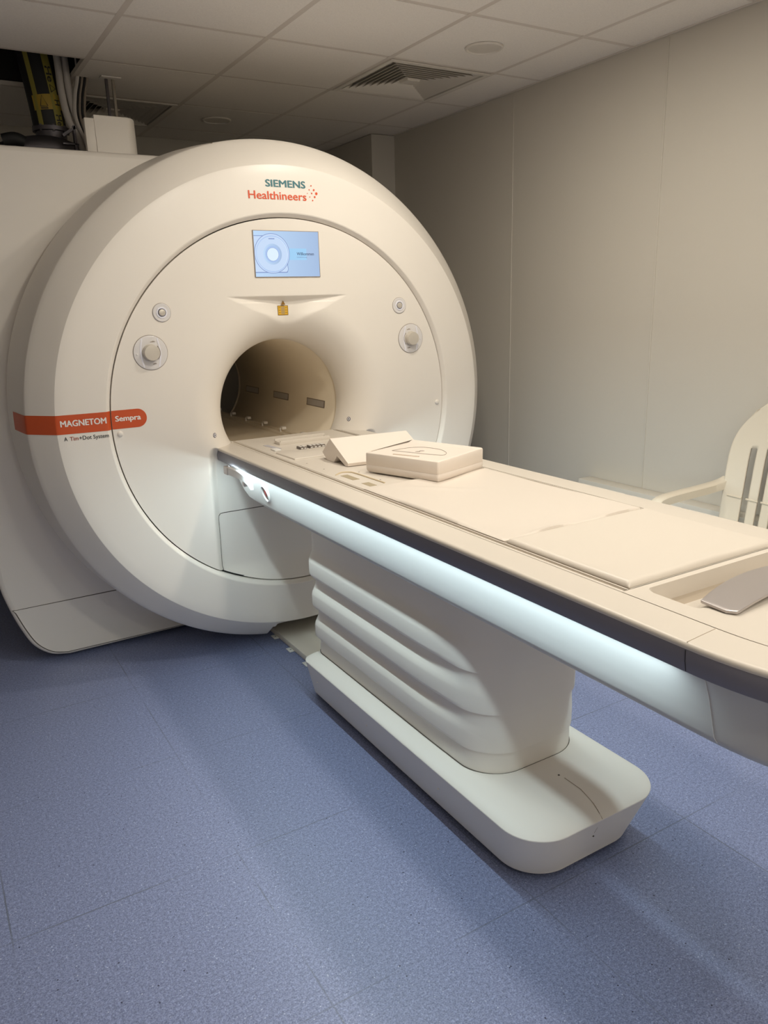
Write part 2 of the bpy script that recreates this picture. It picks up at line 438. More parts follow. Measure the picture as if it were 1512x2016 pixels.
# front panel as a dense polar grid; the access cover under the table is its own part
NS, NR = 900, 210
rs = []
for i in range(NR + 1):
    u = i / NR
    rs.append(0.30 + (RP - 0.30) * (u ** 1.15))
V = []; F1 = []; F2 = []
def in_cover(x, z): return abs(x) < 0.387 and z < 0.70
for i, r in enumerate(rs):
    for k in range(NS):
        a = 2 * PI * k / NS; x, z = r * math.cos(a), ZC + r * math.sin(a)
        V.append((x, depth(x, z), z))
for i in range(NR):
    rm = (rs[i] + rs[i + 1]) / 2
    for k in range(NS):
        a = 2 * PI * (k + .5) / NS; x, z = rm * math.cos(a), ZC + rm * math.sin(a)
        q = (i * NS + k, i * NS + (k + 1) % NS, (i + 1) * NS + (k + 1) % NS, (i + 1) * NS + k)
        (F2 if in_cover(x, z) else F1).append(q)
# rolled outer edge
base = len(V)
for k in range(NS):
    a = 2 * PI * k / NS; V.append(((RP + 0.001) * math.cos(a), 0.03, ZC + (RP + 0.001) * math.sin(a)))
for k in range(NS):
    F1.append((NR * NS + k, NR * NS + (k + 1) % NS, base + (k + 1) % NS, base + k))
def submesh(name, V, F, m_, parent, smooth=40):
    used = sorted({i for f in F for i in f}); mp = {u: n for n, u in enumerate(used)}
    me = bpy.data.meshes.new(name); me.from_pydata([V[i] for i in used], [], [tuple(mp[i] for i in f) for f in F]); me.update()
    return link(name, me, m_, parent, smooth)
front = submesh('front_panel', V, F1, M_plastic, scanner, 60)
cover = submesh('access_cover', V, F2, M_plastic, scanner, 60)
# seam line of the access cover
path = [(-0.384, 0.40), (-0.384, 0.43), (-0.392, 0.46), (-0.389, 0.60), (-0.389, 0.675), (-0.386, 0.690), (-0.376, 0.698), (-0.36, 0.70)]
full = [(-x, z) for x, z in path]; full = path + full[::-1]
P = []
for (xa, za), (xb, zb) in zip(full[:-1], full[1:]):
    n = max(1, int(math.hypot(xb - xa, zb - za) / 0.01))
    for k in range(n):
        x, z = xa + (xb - xa) * k / n, za + (zb - za) * k / n; P.append((x, depth(x, z) + 0.0003, z))
V, F = tube(P, 0.0019, 6); mesh('cover_seam', V, F, M_seam, cover)

# outer ring
PROF = [(0.8075, 0.05), (0.8075, 0.003), (0.8095, -0.001), (0.8215, -0.0145), (0.8255, -0.016), (0.86, -0.0145), (0.92, -0.0105), (0.97, -0.006), (1.005, -0.002), (1.0115, 0.000), (1.0155, 0.0035),
        (1.05, 0.039), (1.09, 0.082), (1.1035, 0.0965), (1.1065, 0.102), (1.1095, 0.118), (1.117, 0.18), (1.124, 0.245), (1.130, 0.30), (1.134, 0.34), (1.134, 0.42), (1.12, 0.49)]
def ring_fix(x, y, z):
    if z > ZC and math.hypot(x, z - ZC) > 1.0:
        s = 1 + 0.018 * ((z - ZC) / 1.13) ** 2 * sstep(1.0, 1.1, math.hypot(x, z - ZC)); z = ZC + (z - ZC) * s
    if abs(x) < 0.175 and z < 0.16:
        zz = 0.112 - 0.05 * sstep(0.145, 0.175, abs(x))
        z = max(z, zz if abs(x) > 0.145 else 0.112)
    return (x, y, max(z, 0.006))
L = lathe_y(PROF, 512, ring_fix)
V, F = loft(L, True, False); mesh('front_ring', V, F, M_ring, scanner, 22)
# dark gap floor between the panel and the ring
V, F = loft(lathe_y([(0.80, 0.028), (0.812, 0.028)], 128), True, False); mesh('panel_gap', V, F, M_dark, scanner)

def ring_y(R):
    for (ra, ya), (rb, yb) in zip(PROF[1:-1], PROF[2:]):
        if ra <= R <= rb: return ya + (yb - ya) * (R - ra) / max(1e-6, rb - ra)
    return 0.0
def surf(x, z):
    R = math.hypot(x, z - ZC)
    return depth(x, z) if R < 0.8045 else ring_y(R)

# bore tube with its end flare
L = lathe_y([(0.300, 0.180), (0.300, 0.185), (0.3035, 0.187), (0.3035, 0.192), (0.3, 0.195), (0.3, 1.47), (0.304, 1.475), (0.304, 1.485), (0.30, 1.49), (0.33, 1.58), (0.42, 1.66)], 192)
V, F = loft(L, True, False); bore = mesh('bore_tube', V, F, M_bore, scanner, 50)
# bed floor inside the bore, with a stepped rail along each side
hw = 0.222
sec = [(-hw, ZC - 0.2015), (-0.19, 0.942), (-0.188, 0.936), (-0.165, 0.934), (-0.16, 0.925), (0.16, 0.925), (0.165, 0.934), (0.188, 0.936), (0.19, 0.942), (hw, ZC - 0.2015)]
V, F = loft([[(x, 0.16, z) for x, z in sec], [(x, 1.70, z) for x, z in sec]], False, False)
mesh('bore_bed', V, F, M_bore, scanner, 25)
for k in range(6):
    bm = bmesh.new(); y = 0.36 + 0.25 * k
    bxm(bm, (0.197, y, 0.955), (0.022, 0.035, 0.014), 0.002); bxm(bm, (0.186, y + 0.012, 0.944), (0.008, 0.012, 0.022), 0.001)
    frombm('rail_clip', bm, M_plastic, scanner)
    bm = bmesh.new(); bxm(bm, (-0.197, y, 0.955), (0.022, 0.035, 0.014), 0.002)
    frombm('rail_clip', bm, M_plastic, scanner)
# small window plates on the bore wall
for side in (1, -1):
    for yc in (0.405, 0.842, 1.27, ):
        def cyl(y, a, r=0.2992): return (side * r * math.cos(math.radians(a)), y, ZC + r * math.sin(math.radians(a)))
        V = []; F = []; n = 4
        for r, y0, y1, a0, a1, nm, mm in ((0.2994, yc - 0.104, yc + 0.104, -11.2, -3.9, 'window_bezel', M_mark), (0.2984, yc - 0.094, yc + 0.094, -10.3, -4.7, 'bore_window', M_win)):
            V = [cyl(y, a0 + (a1 - a0) * k / 4, r) for y in (y0, y1) for k in range(5)]
            F = [(k, k + 1, 6 + k, 5 + k) for k in range(4)]
            mesh(nm, V, F, mm, scanner)

# main body behind the ring
yb = 0.478
out = [(-1.28, 2.20), (-1.27, 2.228), (-1.24, 2.24), (-0.4, 2.24), (0.0, 2.239)]
for k in range(1, 46):
    a = math.radians(90 - k * 175 / 45); out.append((1.10 * math.cos(a), ZC + 1.10 * math.sin(a)))
out += [(0.0, 0.03), (-0.40, 0.022), (-1.00, 0.016)]
for P_ in spline([(-1.02, 0.016, 0), (-1.10, 0.035, 0), (-1.165, 0.09, 0), (-1.205, 0.17, 0), (-1.245, 0.29, 0), (-1.272, 0.42, 0), (-1.28, 0.6, 0)], 5): out.append((P_.x, P_.y))
cxm, czm = -0.1, 1.1
def inset(pts, d):
    n = len(pts); R_ = []
    for i in range(n):
        a = Vector(pts[i - 1]); b_ = Vector(pts[i]); c = Vector(pts[(i + 1) % n])
        e1 = (b_ - a); e2 = (c - b_)
        nn = Vector((e1.y, -e1.x)).normalized() + Vector((e2.y, -e2.x)).normalized()
        if nn.length < 1e-6: nn = Vector((e1.y, -e1.x))
        nn.normalize(); R_.append((b_.x + nn.x * d, b_.y + nn.y * d))
    return R_
# clockwise outline: inward normal is (y, -x)
L = []
for d, y in ((0.022, yb), (0.012, yb + 0.002), (0.004, yb + 0.008), (0.0, yb + 0.02), (0.0, 1.62), (0.01, 1.65)):
    L.append([(x, y, max(z, 0.012)) for x, z in (inset(out, d) if d else out)])
V, F = loft(L, True, False)
body = mesh('body_cover', V, F, M_plastic, scanner, 40)
# annular front and back of the body (open where the bore passes)
fo = inset(out, 0.022); n = len(fo)
for nm, yy, ri in (('body_front', yb, 0.6), ('body_back', 1.65, 0.42)):
    src = fo if yy == yb else inset(out, 0.01)
    inner = []
    for x, z in src:
        a = math.atan2(z - ZC, x + 0.0); inner.append((ri * math.cos(a), yy, ZC + ri * math.sin(a)))
    V, F = loft([[(x, yy, max(z, 0.012)) for x, z in src], inner], True, False)
    mesh(nm, V, F, M_plastic, scanner, 40)
# lower side cover with its dark outline
def slab(pts, y0, y1, nm, mm, parent):
    V, F = loft([[(x, y1, z) for x, z in pts], [(x, y0, z) for x, z in pts]], True, True)
    return mesh(nm, V, F, mm, parent, 30)
cov = [(-1.232, 0.287), (-0.772, 0.287)]
for a in range(206, 232, 3):
    pass
cov += [(-0.70, 0.24), (-0.60, 0.18), (-0.45, 0.115), (-0.36, 0.075), (-0.36, 0.036), (-1.02, 0.036)]
cov += [(p.x, p.y) for p in spline([(-1.03, 0.036, 0), (-1.095, 0.055, 0), (-1.15, 0.105, 0), (-1.187, 0.178, 0), (-1.222, 0.275, 0)], 6)]
gk = slab(inset(cov, -0.0038), yb - 0.0014, yb + 0.01, 'cover_gasket', M_seam, scanner)
side_cover = slab(cov, yb - 0.0030, yb + 0.01, 'side_cover', M_plastic, scanner)
# seam across the top of the ring
P = []
for k in range(12):
    y = 0.10 + 0.38 * k / 11; R = ring_y(min(1.1339, 1.1065 + (y - 0.1) * 0.118)) and (1.1065 + (1.134 - 1.1065) * min(1, (y - 0.1) / 0.24))
    a = math.radians(103.5 + 6.5 * k / 11); x, z = R * math.cos(a), ZC + R * math.sin(a)
    P.append(Vector(ring_fix(x, y, z)) + Vector((0, 0, 0.0)))
V, F = tube(P, 0.0018, 6); mesh('top_seam', V, F, M_seam2, scanner)
# rear service hump that shows behind the column cover
box('rear_hump', (-0.28, 1.30, 2.27), (0.9, 0.55, 0.12), M_plastic, scanner, 0.02)
# feet under the body
for x, y in ((-0.93, 0.80), (-1.0, 1.5), (0.4, 0.7), (0.4, 1.5)):
    box('foot', (x, y, 0.008), (0.16, 0.16, 0.016), M_dark, scanner)

# orange stripe over panel, ring and flank
def strip_pt(R_or_x, z, panel):
    pass
zlo, zhi = 1.1265, 1.2005; zm = (zlo + zhi) / 2; hh = (zhi - zlo) / 2
def stripe(name, m_, prof_pts, xtip=None):
    V = []; F = []; nz = 8
    rows = []
    for R, y in prof_pts:
        row = []
        for k in range(nz + 1):
            z = zlo + (zhi - zlo) * k / nz; x = -math.sqrt(R * R - (z - ZC) ** 2)
            row.append((x, y, z))
        rows.append(row)
    V, F = loft(rows, False, False); return V, F
pts = [(r, y) for r, y in PROF if 0.8075 <= r and y < 0.03 and r < 1.004]
fine = []
seq = PROF[1:19]
for (ra, ya), (rb, yb_) in zip(seq[:-1], seq[1:]):
    n = 3
    for k in range(n):
        fine.append((ra + (rb - ra) * k / n, ya + (yb_ - ya) * k / n))
# offset outwards a touch
off = []
for i, (r, y) in enumerate(fine):
    a = fine[max(0, i - 1)]; b_ = fine[min(len(fine) - 1, i + 1)]
    t = Vector((b_[0] - a[0], b_[1] - a[1])).normalized(); nrm = Vector((t.y, -t.x))
    off.append((r + nrm.x * 0.0009, y + nrm.y * 0.0009))
V, F = stripe('s', None, off); mesh('orange_stripe', V, F, M_orange, scanner, 30)
# part on the panel with its round tip
V = []; F = []; cols = 40
xl, xr = None, -0.664
rows = []
for i in range(cols + 1):
    u = i / cols; row = []
    for k in range(9):
        s = -1 + 2 * k / 8
        xo = -math.sqrt(0.8035 ** 2 - (zm + s * hh - ZC) ** 2)
        x = xo + u * ((xr - hh) - xo)
        row.append((x, -0.0009, zm + s * hh))
    rows.append(row)
for i in range(1, 13):
    a = PI / 2 * i / 12
    row = []
    for k in range(9):
        s = -1 + 2 * k / 8
        row.append((xr - hh + hh * math.sin(a), -0.0009, zm + s * hh * math.cos(a)))
    rows.append(row)
V, F = loft(rows, False, False); mesh('orange_stripe', V, F, M_orange, scanner, 30)
fit_text('MAGNETOM', -0.995, -0.827, 1.1560, 0.0235, surf, M_lwhite, scanner, bold=0.05, off=0.0016)
fit_text('Sempra', -0.788, -0.689, 1.1570, 0.0215, surf, M_lwhite, scanner, bold=0.05, off=0.0016)
fit_text('A ', -0.989, -0.977, 1.1005, 0.0155, surf, M_lblack, scanner, bold=0.015)
fit_text('Tim', -0.968, -0.937, 1.1005, 0.0155, surf, M_lbrown, scanner, bold=0.015)
fit_text('+Dot System', -0.934, -0.824, 1.1005, 0.0155, surf, M_lblack, scanner, bold=0.015)
fit_text('SIEMENS', -0.083, 0.097, 2.0625, 0.0275, surf, M_lteal, scanner, bold=0.045)
fit_text('Healthineers', -0.163, 0.098, 2.013, 0.0315, surf, M_lorange, scanner, bold=0.025)
def dot(x, z, r, m_=M_lorange, nm='logo_dot'):
    V = [(x + r * math.cos(2 * PI * k / 16), surf(x, z) - 0.0012, z + r * math.sin(2 * PI * k / 16)) for k in range(16)]
    mesh(nm, V, [tuple(range(16))], m_, scanner, None)
for x, z, r in ((0.1475, 2.0435, 0.0058), (0.1365, 2.0575, 0.0042), (0.1385, 2.0295, 0.0042), (0.1255, 2.0435, 0.0033), (0.125, 2.074, 0.0030),
                (0.1275, 2.015, 0.0030), (0.1145, 2.0575, 0.0024), (0.1155, 2.029, 0.0024), (0.1045, 2.0425, 0.0018)):
    dot(x, z, r)

# screen on the panel
scr = box('display_screen', (0, -0.001, 1.7975), (0.306, 0.006, 0.189), M_mark, scanner, 0.001)
def emat(name, c, s=1.0):
    return mat(name, (0.02, 0.02, 0.02), 0.3, emit=c, estr=s * SCREEN_E)
E_bg = emat('display background', (0.42, 0.60, 0.85)); nt = E_bg.node_tree
tc = nt.nodes.new('ShaderNodeTexCoord'); sp = nt.nodes.new('ShaderNodeSeparateXYZ'); nt.links.new(tc.outputs['Generated'], sp.inputs[0])
rp = nt.nodes.new('ShaderNodeValToRGB'); rp.color_ramp.elements[0].color = (0.50, 0.69, 0.93, 1); rp.color_ramp.elements[1].color = (0.36, 0.50, 0.74, 1)
nt.links.new(sp.outputs[0], rp.inputs['Fac']); nt.links.new(rp.outputs['Color'], nt.nodes['Principled BSDF'].inputs['Emission Color'])
E_line = emat('display line', (0.22, 0.31, 0.58)); E_face = emat('display pale', (0.56, 0.70, 0.92)); E_halo = emat('display halo', (0.38, 0.54, 0.85))
E_core = emat('display core', (0.72, 0.86, 1.0)); E_blue = emat('display tab', (0.34, 0.62, 0.90)); E_txt = emat('display text', (0.05, 0.07, 0.14)); E_txt2 = emat('display small text', (0.17, 0.22, 0.36))
sx0, sz1 = -0.150, 1.8895; sw, sh = 0.300, 0.184
def sp_(u, v, k): return (sx0 + u * sw, -0.0042 - 0.00025 * k, sz1 - v * sh)
def poly(uv, k, m_, nm='display_picture'):
    mesh(nm, [sp_(u, v, k) for u, v in uv], [tuple(range(len(uv)))], m_, scr, None)
poly([(0, 0), (1, 0), (1, 1), (0, 1)], 0, E_bg)
poly([(0.0, 0.112), (0.25, 0.112), (0.25, 0.90), (0.0, 0.90)], 1, E_face)
poly([(0.0, 0.10), (0.2, 0.10), (0.2, 0.115), (0.0, 0.115)], 2, E_line)
poly([(0.0, 0.895), (0.47, 0.895), (0.485, 0.88), (0.497, 0.83), (0.490, 0.75), (0.496, 0.68), (0.505, 0.68), (0.498, 0.75), (0.505, 0.83), (0.49, 0.905), (0.47, 0.915), (0.0, 0.915)], 2, E_line)
poly([(0.25, 0.895), (0.47, 0.895), (0.485, 0.88), (0.497, 0.83), (0.48, 0.72), (0.25, 0.72)], 2.2, E_face)
poly([(0.52, 0.375), (0.80, 0.375), (0.80, 0.63), (0.52, 0.63)], 1, E_blue)
def circ(uc, vc, r, k, m_, n=48):
    V = [(sx0 + uc * sw + r * math.cos(2 * PI * i / n), -0.0042 - 0.00025 * k, sz1 - vc * sh + r * math.sin(2 * PI * i / n)) for i in range(n)]
    V = [(max(x, sx0), y, z) for x, y, z in V]
    mesh('display_picture', V, [tuple(range(n))], m_, scr, None)
circ(0.265, 0.49, 0.0810, 3, E_line); circ(0.265, 0.49, 0.0785, 4, E_face); circ(0.268, 0.50, 0.0735, 5, E_halo); circ(0.270, 0.50, 0.0700, 6, E_core)
circ(0.262, 0.50, 0.0700, 6.5, E_face)
circ(0.270, 0.505, 0.0420, 7, E_bg); circ(0.270, 0.505, 0.034, 7.5, E_halo); circ(0.272, 0.51, 0.0275, 8, E_line); circ(0.272, 0.51, 0.0262, 9, E_core)
poly([(0.22, 0.158), (0.31, 0.158), (0.31, 0.180), (0.22, 0.180)], 8, E_line)
fit_text('Willkommen', sx0 + 0.645 * sw, sx0 + 0.915 * sw, sz1 - 0.525 * sh, 0.0125, lambda x, z: 0.0, E_txt, scr, 'display_text', bold=0.02, off=0.0056)
fit_text('Initialisierung', sx0 + 0.645 * sw, sx0 + 0.805 * sw, sz1 - 0.580 * sh, 0.0055, lambda x, z: 0.0, E_txt2, scr, 'display_text', off=0.0056)

# warning labels under the screen
def plate_on(pts, off, m_, nm, parent=None):
    return mesh(nm, [(x, surf(x, z) - off, z) for x, z in pts], [tuple(range(len(pts)))], m_, parent or scanner, None)
yo = surf(-0.024, 1.565)
lab = box('warning_label', (-0.0235, 0.0, 0.0), (0.050, 0.0012, 0.041), M_yink, scanner)
tilt = math.atan2(surf(-0.024, 1.582) - surf(-0.024, 1.548), 0.034)
lab.location = (0, 0, 0)
def lab_pt(x, z, o): return (x, yo + (z - 1.565) * math.tan(tilt) - o, z)
bpy.data.objects.remove(lab)
def lpoly(pts, o, m_, nm, parent=scanner):
    if len(pts) == 4:
        (xa, za), (xb, _), (__, zb), ___ = pts; n = 8
        rows = [[(xa + (xb - xa) * i / n, surf(xa + (xb - xa) * i / n, za + (zb - za) * j / n) - o, za + (zb - za) * j / n) for i in range(n + 1)] for j in range(n + 1)]
        V, F = loft(rows, False, False); return mesh(nm, V, F, m_, parent, None)
    ym = min(surf(x, z) for x, z in pts)
    return mesh(nm, [(x, ym - o + 0.001, z) for x, z in pts], [tuple(range(len(pts)))], m_, parent, None)
lab = lpoly([(-0.049, 1.545), (0.002, 1.545), (0.002, 1.586), (-0.049, 1.586)], 0.0010, M_yink, 'warning_label')
lpoly([(-0.0465, 1.5475), (-0.0005, 1.5475), (-0.0005, 1.5835), (-0.0465, 1.5835)], 0.0014, M_yellow, 'label_face', lab)
for k in range(3):
    z = 1.576 - 0.0105 * k
    for xa, xb in ((-0.044, -0.034), (-0.013, -0.003)):
        lpoly([(xa, z), (xb, z), (xb, z + 0.0018), (xa, z + 0.0018)], 0.0018, M_yink, 'label_print', lab)
for k in range(7):
    z = 1.5505 + 0.0045 * k
    lpoly([(-0.0325, z), (-0.0145, z), (-0.0145, z + 0.0022), (-0.0325, z + 0.0022)], 0.0018, M_mark, 'label_print', lab)
tri = lpoly([(-0.0335, 1.589), (-0.0125, 1.589), (-0.023, 1.6075)], 0.0020, M_yink, 'warning_triangle')
lpoly([(-0.0305, 1.5905), (-0.0155, 1.5905), (-0.023, 1.604)], 0.0024, M_yellow, 'triangle_face', tri)
lpoly([(-0.0235 + 0.0028 * math.cos(k * PI / 5) * (1 if k % 2 == 0 else 0.45), 1.5948 + 0.0028 * math.sin(k * PI / 5) * (1 if k % 2 == 0 else 0.45)) for k in range(10)], 0.0028, M_lblack, 'triangle_symbol', tri)

# control knobs
def ctrl(cx, cz, big, sgn):
    if big:
        R = 0.0685
        V, F = disc_y(cx, cz, 0, [(R + 0.0012, 0.001), (R + 0.0012, -0.0006), (R, -0.0008)], 48); base_ = mesh('control_dial', V, F, M_mark, scanner)
        V, F = disc_y(cx, cz, 0, [(R - 0.001, 0.001), (R - 0.001, -0.0025), (R - 0.004, -0.0035), (R - 0.02, -0.003)], 48); mesh('dial_plate', V, F, M_clear, base_)
        for s in (-1, 1):
            pts = [(cx + s * 0.030 * (1 + 0.30 * math.cos(t) ** 3) * 1.0, cz + 0.060 * math.sin(t)) for t in [(-1.25 + 2.5 * k / 16) for k in range(17)]]
            rows = [[(x - 0.0028, -0.0040, z), (x + 0.0028, -0.0040, z)] for x, z in pts]
            V, F = loft(rows, False, False); mesh('dial_line', V, F, M_dial, base_)
        V, F = disc_y(cx, cz, 0, [(0.034, -0.003), (0.034, -0.006), (0.0315, -0.009), (0.0315, -0.026), (0.0295, -0.0295), (0.020, -0.0305)], 48); mesh('dial_knob', V, F, M_knob, base_)
        s = 1 if sgn < 0 else -1
        arc = [(cx + s * 0.0385 * math.cos(math.radians(a)), cz + 0.0385 * math.sin(math.radians(a))) for a in range(-45, 50, 8)]
        V, F = tube([(x, -0.0042, z) for x, z in arc], 0.0012, 5); mesh('dial_mark', V, F, M_mark, base_)
        for dz, w_ in ((0.044, 0.010), (-0.043, 0.008)):
            x = cx + s * 0.012
            V, F = tube([(x - w_, -0.0042, cz + dz - 0.002), (x + w_ * 0.2, -0.0042, cz + dz), (x + w_, -0.0042, cz + dz - 0.001)], [0.0008, 0.0018, 0.0006], 5); mesh('dial_mark', V, F, M_mark, base_)
        V, F = disc_y(cx - s * 0.054, cz - 0.004, 0, [(0.0035, -0.003), (0.0035, -0.005), (0.001, -0.0055)], 12); mesh('dial_lamp', V, F, M_sock, base_)
    else:
        R = 0.0365
        V, F = disc_y(cx, cz, 0, [(R + 0.001, 0.001), (R + 0.001, -0.0006), (R, -0.0008)], 40); base_ = mesh('control_button', V, F, M_mark, scanner)
        V, F = disc_y(cx, cz, 0, [(R - 0.0005, 0.001), (R - 0.0005, -0.0025), (R - 0.003, -0.004), (0.024, -0.003)], 40); mesh('button_plate', V, F, M_clear, base_)
        V, F = disc_y(cx, cz, 0, [(0.0225, -0.003), (0.0215, -0.0055), (0.0165, -0.0055), (0.0160, -0.003)], 40); mesh('button_ring', V, F, M_dial, base_)
        V, F = disc_y(cx, cz, 0, [(0.0135, -0.003), (0.0135, -0.007), (0.0115, -0.0095), (0.005, -0.011)], 32); mesh('button_cap', V, F, M_knob, base_)
for s in (-1, 1):
    ctrl(s * 0.5615, 1.5715, False, s); ctrl(s * 0.622, 1.4175, True, s)
# bumpers and bore-side markers
for x, z in ((-0.776, 1.106), (0.773, 1.099)):
    V, F = disc_y(x, z, 0, [(0.0115, 0.001), (0.0115, -0.003), (0.0085, -0.006), (0.003, -0.007)], 24); mesh('bumper_stud', V, F, M_plastic, scanner)
for x, z in ((0.314, 1.049), (-0.379, 1.054)):
    y = surf(x, z)
    nrm = Vector((surf(x + .004, z) - surf(x - .004, z), -0.008, surf(x, z + .004) - surf(x, z - .004))).normalized()
    q = nrm.to_track_quat('Z', 'Y').to_matrix()
    def eye(r0, r1, o, m_, nm):
        n = 20; c = Vector((x, y, z)) + nrm * o
        a = [c + q @ Vector((r0 * math.cos(2 * PI * k / n), r0 * math.sin(2 * PI * k / n), 0)) for k in range(n)]
        b_ = [c + q @ Vector((r1 * math.cos(2 * PI * k / n), r1 * math.sin(2 * PI * k / n), 0)) for k in range(n)]
        V, F = loft([a, b_], True, False); return mesh(nm, V, F, m_, scanner, None)
    eye(0.0100, 0.0001, 0.0012, M_eyeb, 'laser_marker'); eye(0.0075, 0.0001, 0.0018, M_sock, 'marker_disc')
    c = Vector((x, y, z)) + nrm * 0.0024
    mesh('marker_symbol', [c + q @ Vector(v) for v in ((-0.003, -0.0045, 0), (-0.003, 0.0045, 0), (0.0045, 0, 0))], [(0, 1, 2)], M_eyeb, scanner, None)
# docking lip where the panel meets the table on each side
for s in (-1, 1):
    pts = [(s * 0.408, -0.004, 1.000), (s * 0.405, -0.012, 0.95), (s * 0.400, -0.004, 0.80), (s * 0.400, 0.0, 0.6)]

# ------------------------------------------------------------------ on top of the scanner
tur = thing('column_cover', 'cream half-round column cover standing on top of the scanner body', 'cover', (-0.50, 0.74, 2.24))
def dshape(x0, x1, y0, y1, z, n=14):
    P = [(x0, y1, z), (x0, y0, z)]
    r = x1 - x0
    P += [(x0 + (r * 0.72), y0, z)]
    for k in range(1, n + 1):
        a = -PI / 2 + PI * k / n
        P.append((x0 + r * 0.72 + r * 0.28 * math.cos(a), (y0 + y1) / 2 + (y1 - y0) / 2 * math.sin(a), z))
    return P
V, F = loft([dshape(-0.590, -0.395, 0.655, 0.86, 2.2405), dshape(-0.592, -0.397, 0.655, 0.86, 2.416), dshape(-0.590, -0.399, 0.657, 0.858, 2.419)], True, True)
mesh('shell', V, F, M_plastic, tur, 30)
box('side_panel', (-0.612, 0.675, 2.3225), (0.042, 0.035, 0.164), M_plastic, tur, 0.002)

rodm = thing('hanger_rod', 'pair of thin hanger rods rising from behind the column cover to the ceiling', 'rod', (-0.42, 0.98, 2.33))
for dx, mm in ((-0.018, M_steel), (0.013, M_rod)):
    V, F = tube([(-0.424 + dx, 0.98, 2.33), (-0.424 + dx, 0.98, HC - 0.001)], 0.008, 8); mesh('rod', V, F, mm, rodm)
box('ceiling_bracket', (-0.424, 0.98, HC - 0.003), (0.09, 0.07, 0.006), M_ceil, rodm)

# quench pipe: thick black hose with yellow tape
pipe = thing('helium_hose', 'thick black hose with yellow He tape rising into the open ceiling bay', 'hose', (-0.70, 1.1, 2.24))
hp = spline([(-0.700, 1.10, 2.42), (-0.708, 1.10, 2.52), (-0.722, 1.105, 2.65), (-0.742, 1.11, 2.80), (-0.77, 1.12, 2.95)], 8)
V, F = tube(hp, 0.074, 24); mesh('black_hose', V, F, M_hose, pipe)
def hose_pt(t, ang, rr):
    """point on hose surface at param t (0..1) and angle about its axis measured from -y towards +x"""
    i = min(len(hp) - 2, int(t * (len(hp) - 1))); f = t * (len(hp) - 1) - i
    c = hp[i].lerp(hp[i + 1], f); d = (hp[i + 1] - hp[i]).normalized()
    fwd_ = Vector((0.35, -1, 0)); fwd_ = (fwd_ - d * fwd_.dot(d)).normalized(); sd = d.cross(fwd_) * -1
    return c + (fwd_ * math.cos(ang) + sd * math.sin(ang)) * rr
def hose_tape(t0, t1, a0, a1, m_, rr=0.0752, nm='yellow_tape', n=16):
    rows = [[hose_pt(t0 + (t1 - t0) * i / n, a0 + (a1 - a0) * k / 6, rr) for k in range(7)] for i in range(n + 1)]
    V, F = loft(rows, False, False); return mesh(nm, V, F, m_, pipe)
V1, _ = [0], 0
test_side = (hose_pt(0.2, 0.5, 0.07) - hose_pt(0.2, 0, 0.07)).x
sg = 1 if test_side > 0 else -1
hose_tape(0.0, 0.9, sg * -1.15, sg * -0.85, M_tape)
hose_tape(0.0, 0.9, sg * -0.10, sg * 0.45, M_tape)
hose_tape(0.215, 0.345, sg * -1.25, sg * 0.85, M_tape2, 0.0758)
def hose_text(s, t0, t1, a0, a1, rr=0.0765):
    """letters running down the hose: text x -> along t, text y -> across angle"""
    me = text_mesh(s, 1.0, 0.02); xs = [v.co.x for v in me.vertices]; ys = [v.co.y for v in me.vertices]
    bm = bmesh.new(); bm.from_mesh(me); bmesh.ops.triangulate(bm, faces=bm.faces)
    for v in bm.verts:
        u = (v.co.x - min(xs)) / (max(xs) - min(xs)); q = (v.co.y - min(ys)) / (max(ys) - min(ys))
        v.co = hose_pt(t0 + (t1 - t0) * u, a0 + (a1 - a0) * q, rr)
    bm.to_mesh(me); bm.free(); me.materials.clear(); link('lettering', me, M_lblack, pipe, None)
hose_text('He', 0.56, 0.44, sg * -0.04, sg * 0.36); hose_text('He', 0.17, 0.06, sg * -0.02, sg * 0.38)
hose_text('H', 0.30, 0.25, sg * 0.10, sg * 0.45)
for tt, aa in ((0.36, 0.02),):
    tri_ = [(tt, aa), (tt + 0.06, aa), (tt + 0.03, aa + 0.38)]
    P = [hose_pt(t, sg * a, 0.0764) for t, a in tri_]
    V, F = tube(P + [P[0]], 0.0018, 5); mesh('tape_symbol', V, F, M_lblack, pipe)
P = [hose_pt(t, sg * a, 0.0772) for t, a in ((0.245, -0.80), (0.245, -0.38), (0.335, -0.62), (0.245, -0.80))]
V, F = tube(P, 0.0018, 5); mesh('tape_symbol', V, F, M_lblack, pipe)
P = [hose_pt(t, sg * a, 0.0772) for t, a in ((0.232, -0.80), (0.232, -0.40), (0.222, -0.38), (0.222, -0.80))]
V, F = tube(P, 0.0018, 5); mesh('tape_symbol', V, F, M_lblack, pipe)
# cast flange and elbow
V = []; F = []
def zlathe(cx, cy, prof, seg=32): return loft([[(cx + r * math.cos(2 * PI * k / seg), cy + r * math.sin(2 * PI * k / seg), z) for k in range(seg)] for r, z in prof], True, True)
V, F = zlathe(-0.70, 1.09, [(0.083, 2.434), (0.083, 2.416), (0.070, 2.414), (0.068, 2.35), (0.078, 2.32), (0.09, 2.28), (0.09, 2.24)]); mesh('pipe_flange', V, F, M_steel, pipe)
for k in range(8):
    a = 2 * PI * k / 8; V, F = zlathe(-0.70 + 0.076 * math.cos(a), 1.09 + 0.076 * math.sin(a), [(0.006, 2.44), (0.006, 2.41)], 8); mesh('bolt', V, F, M_steel, pipe)
V, F = tube(spline([(-0.60, 1.02, 2.30), (-0.72, 1.03, 2.335), (-0.86, 1.05, 2.32), (-0.99, 1.08, 2.27)], 6), 0.055, 18); mesh('pipe_elbow', V, F, M_steel, pipe)
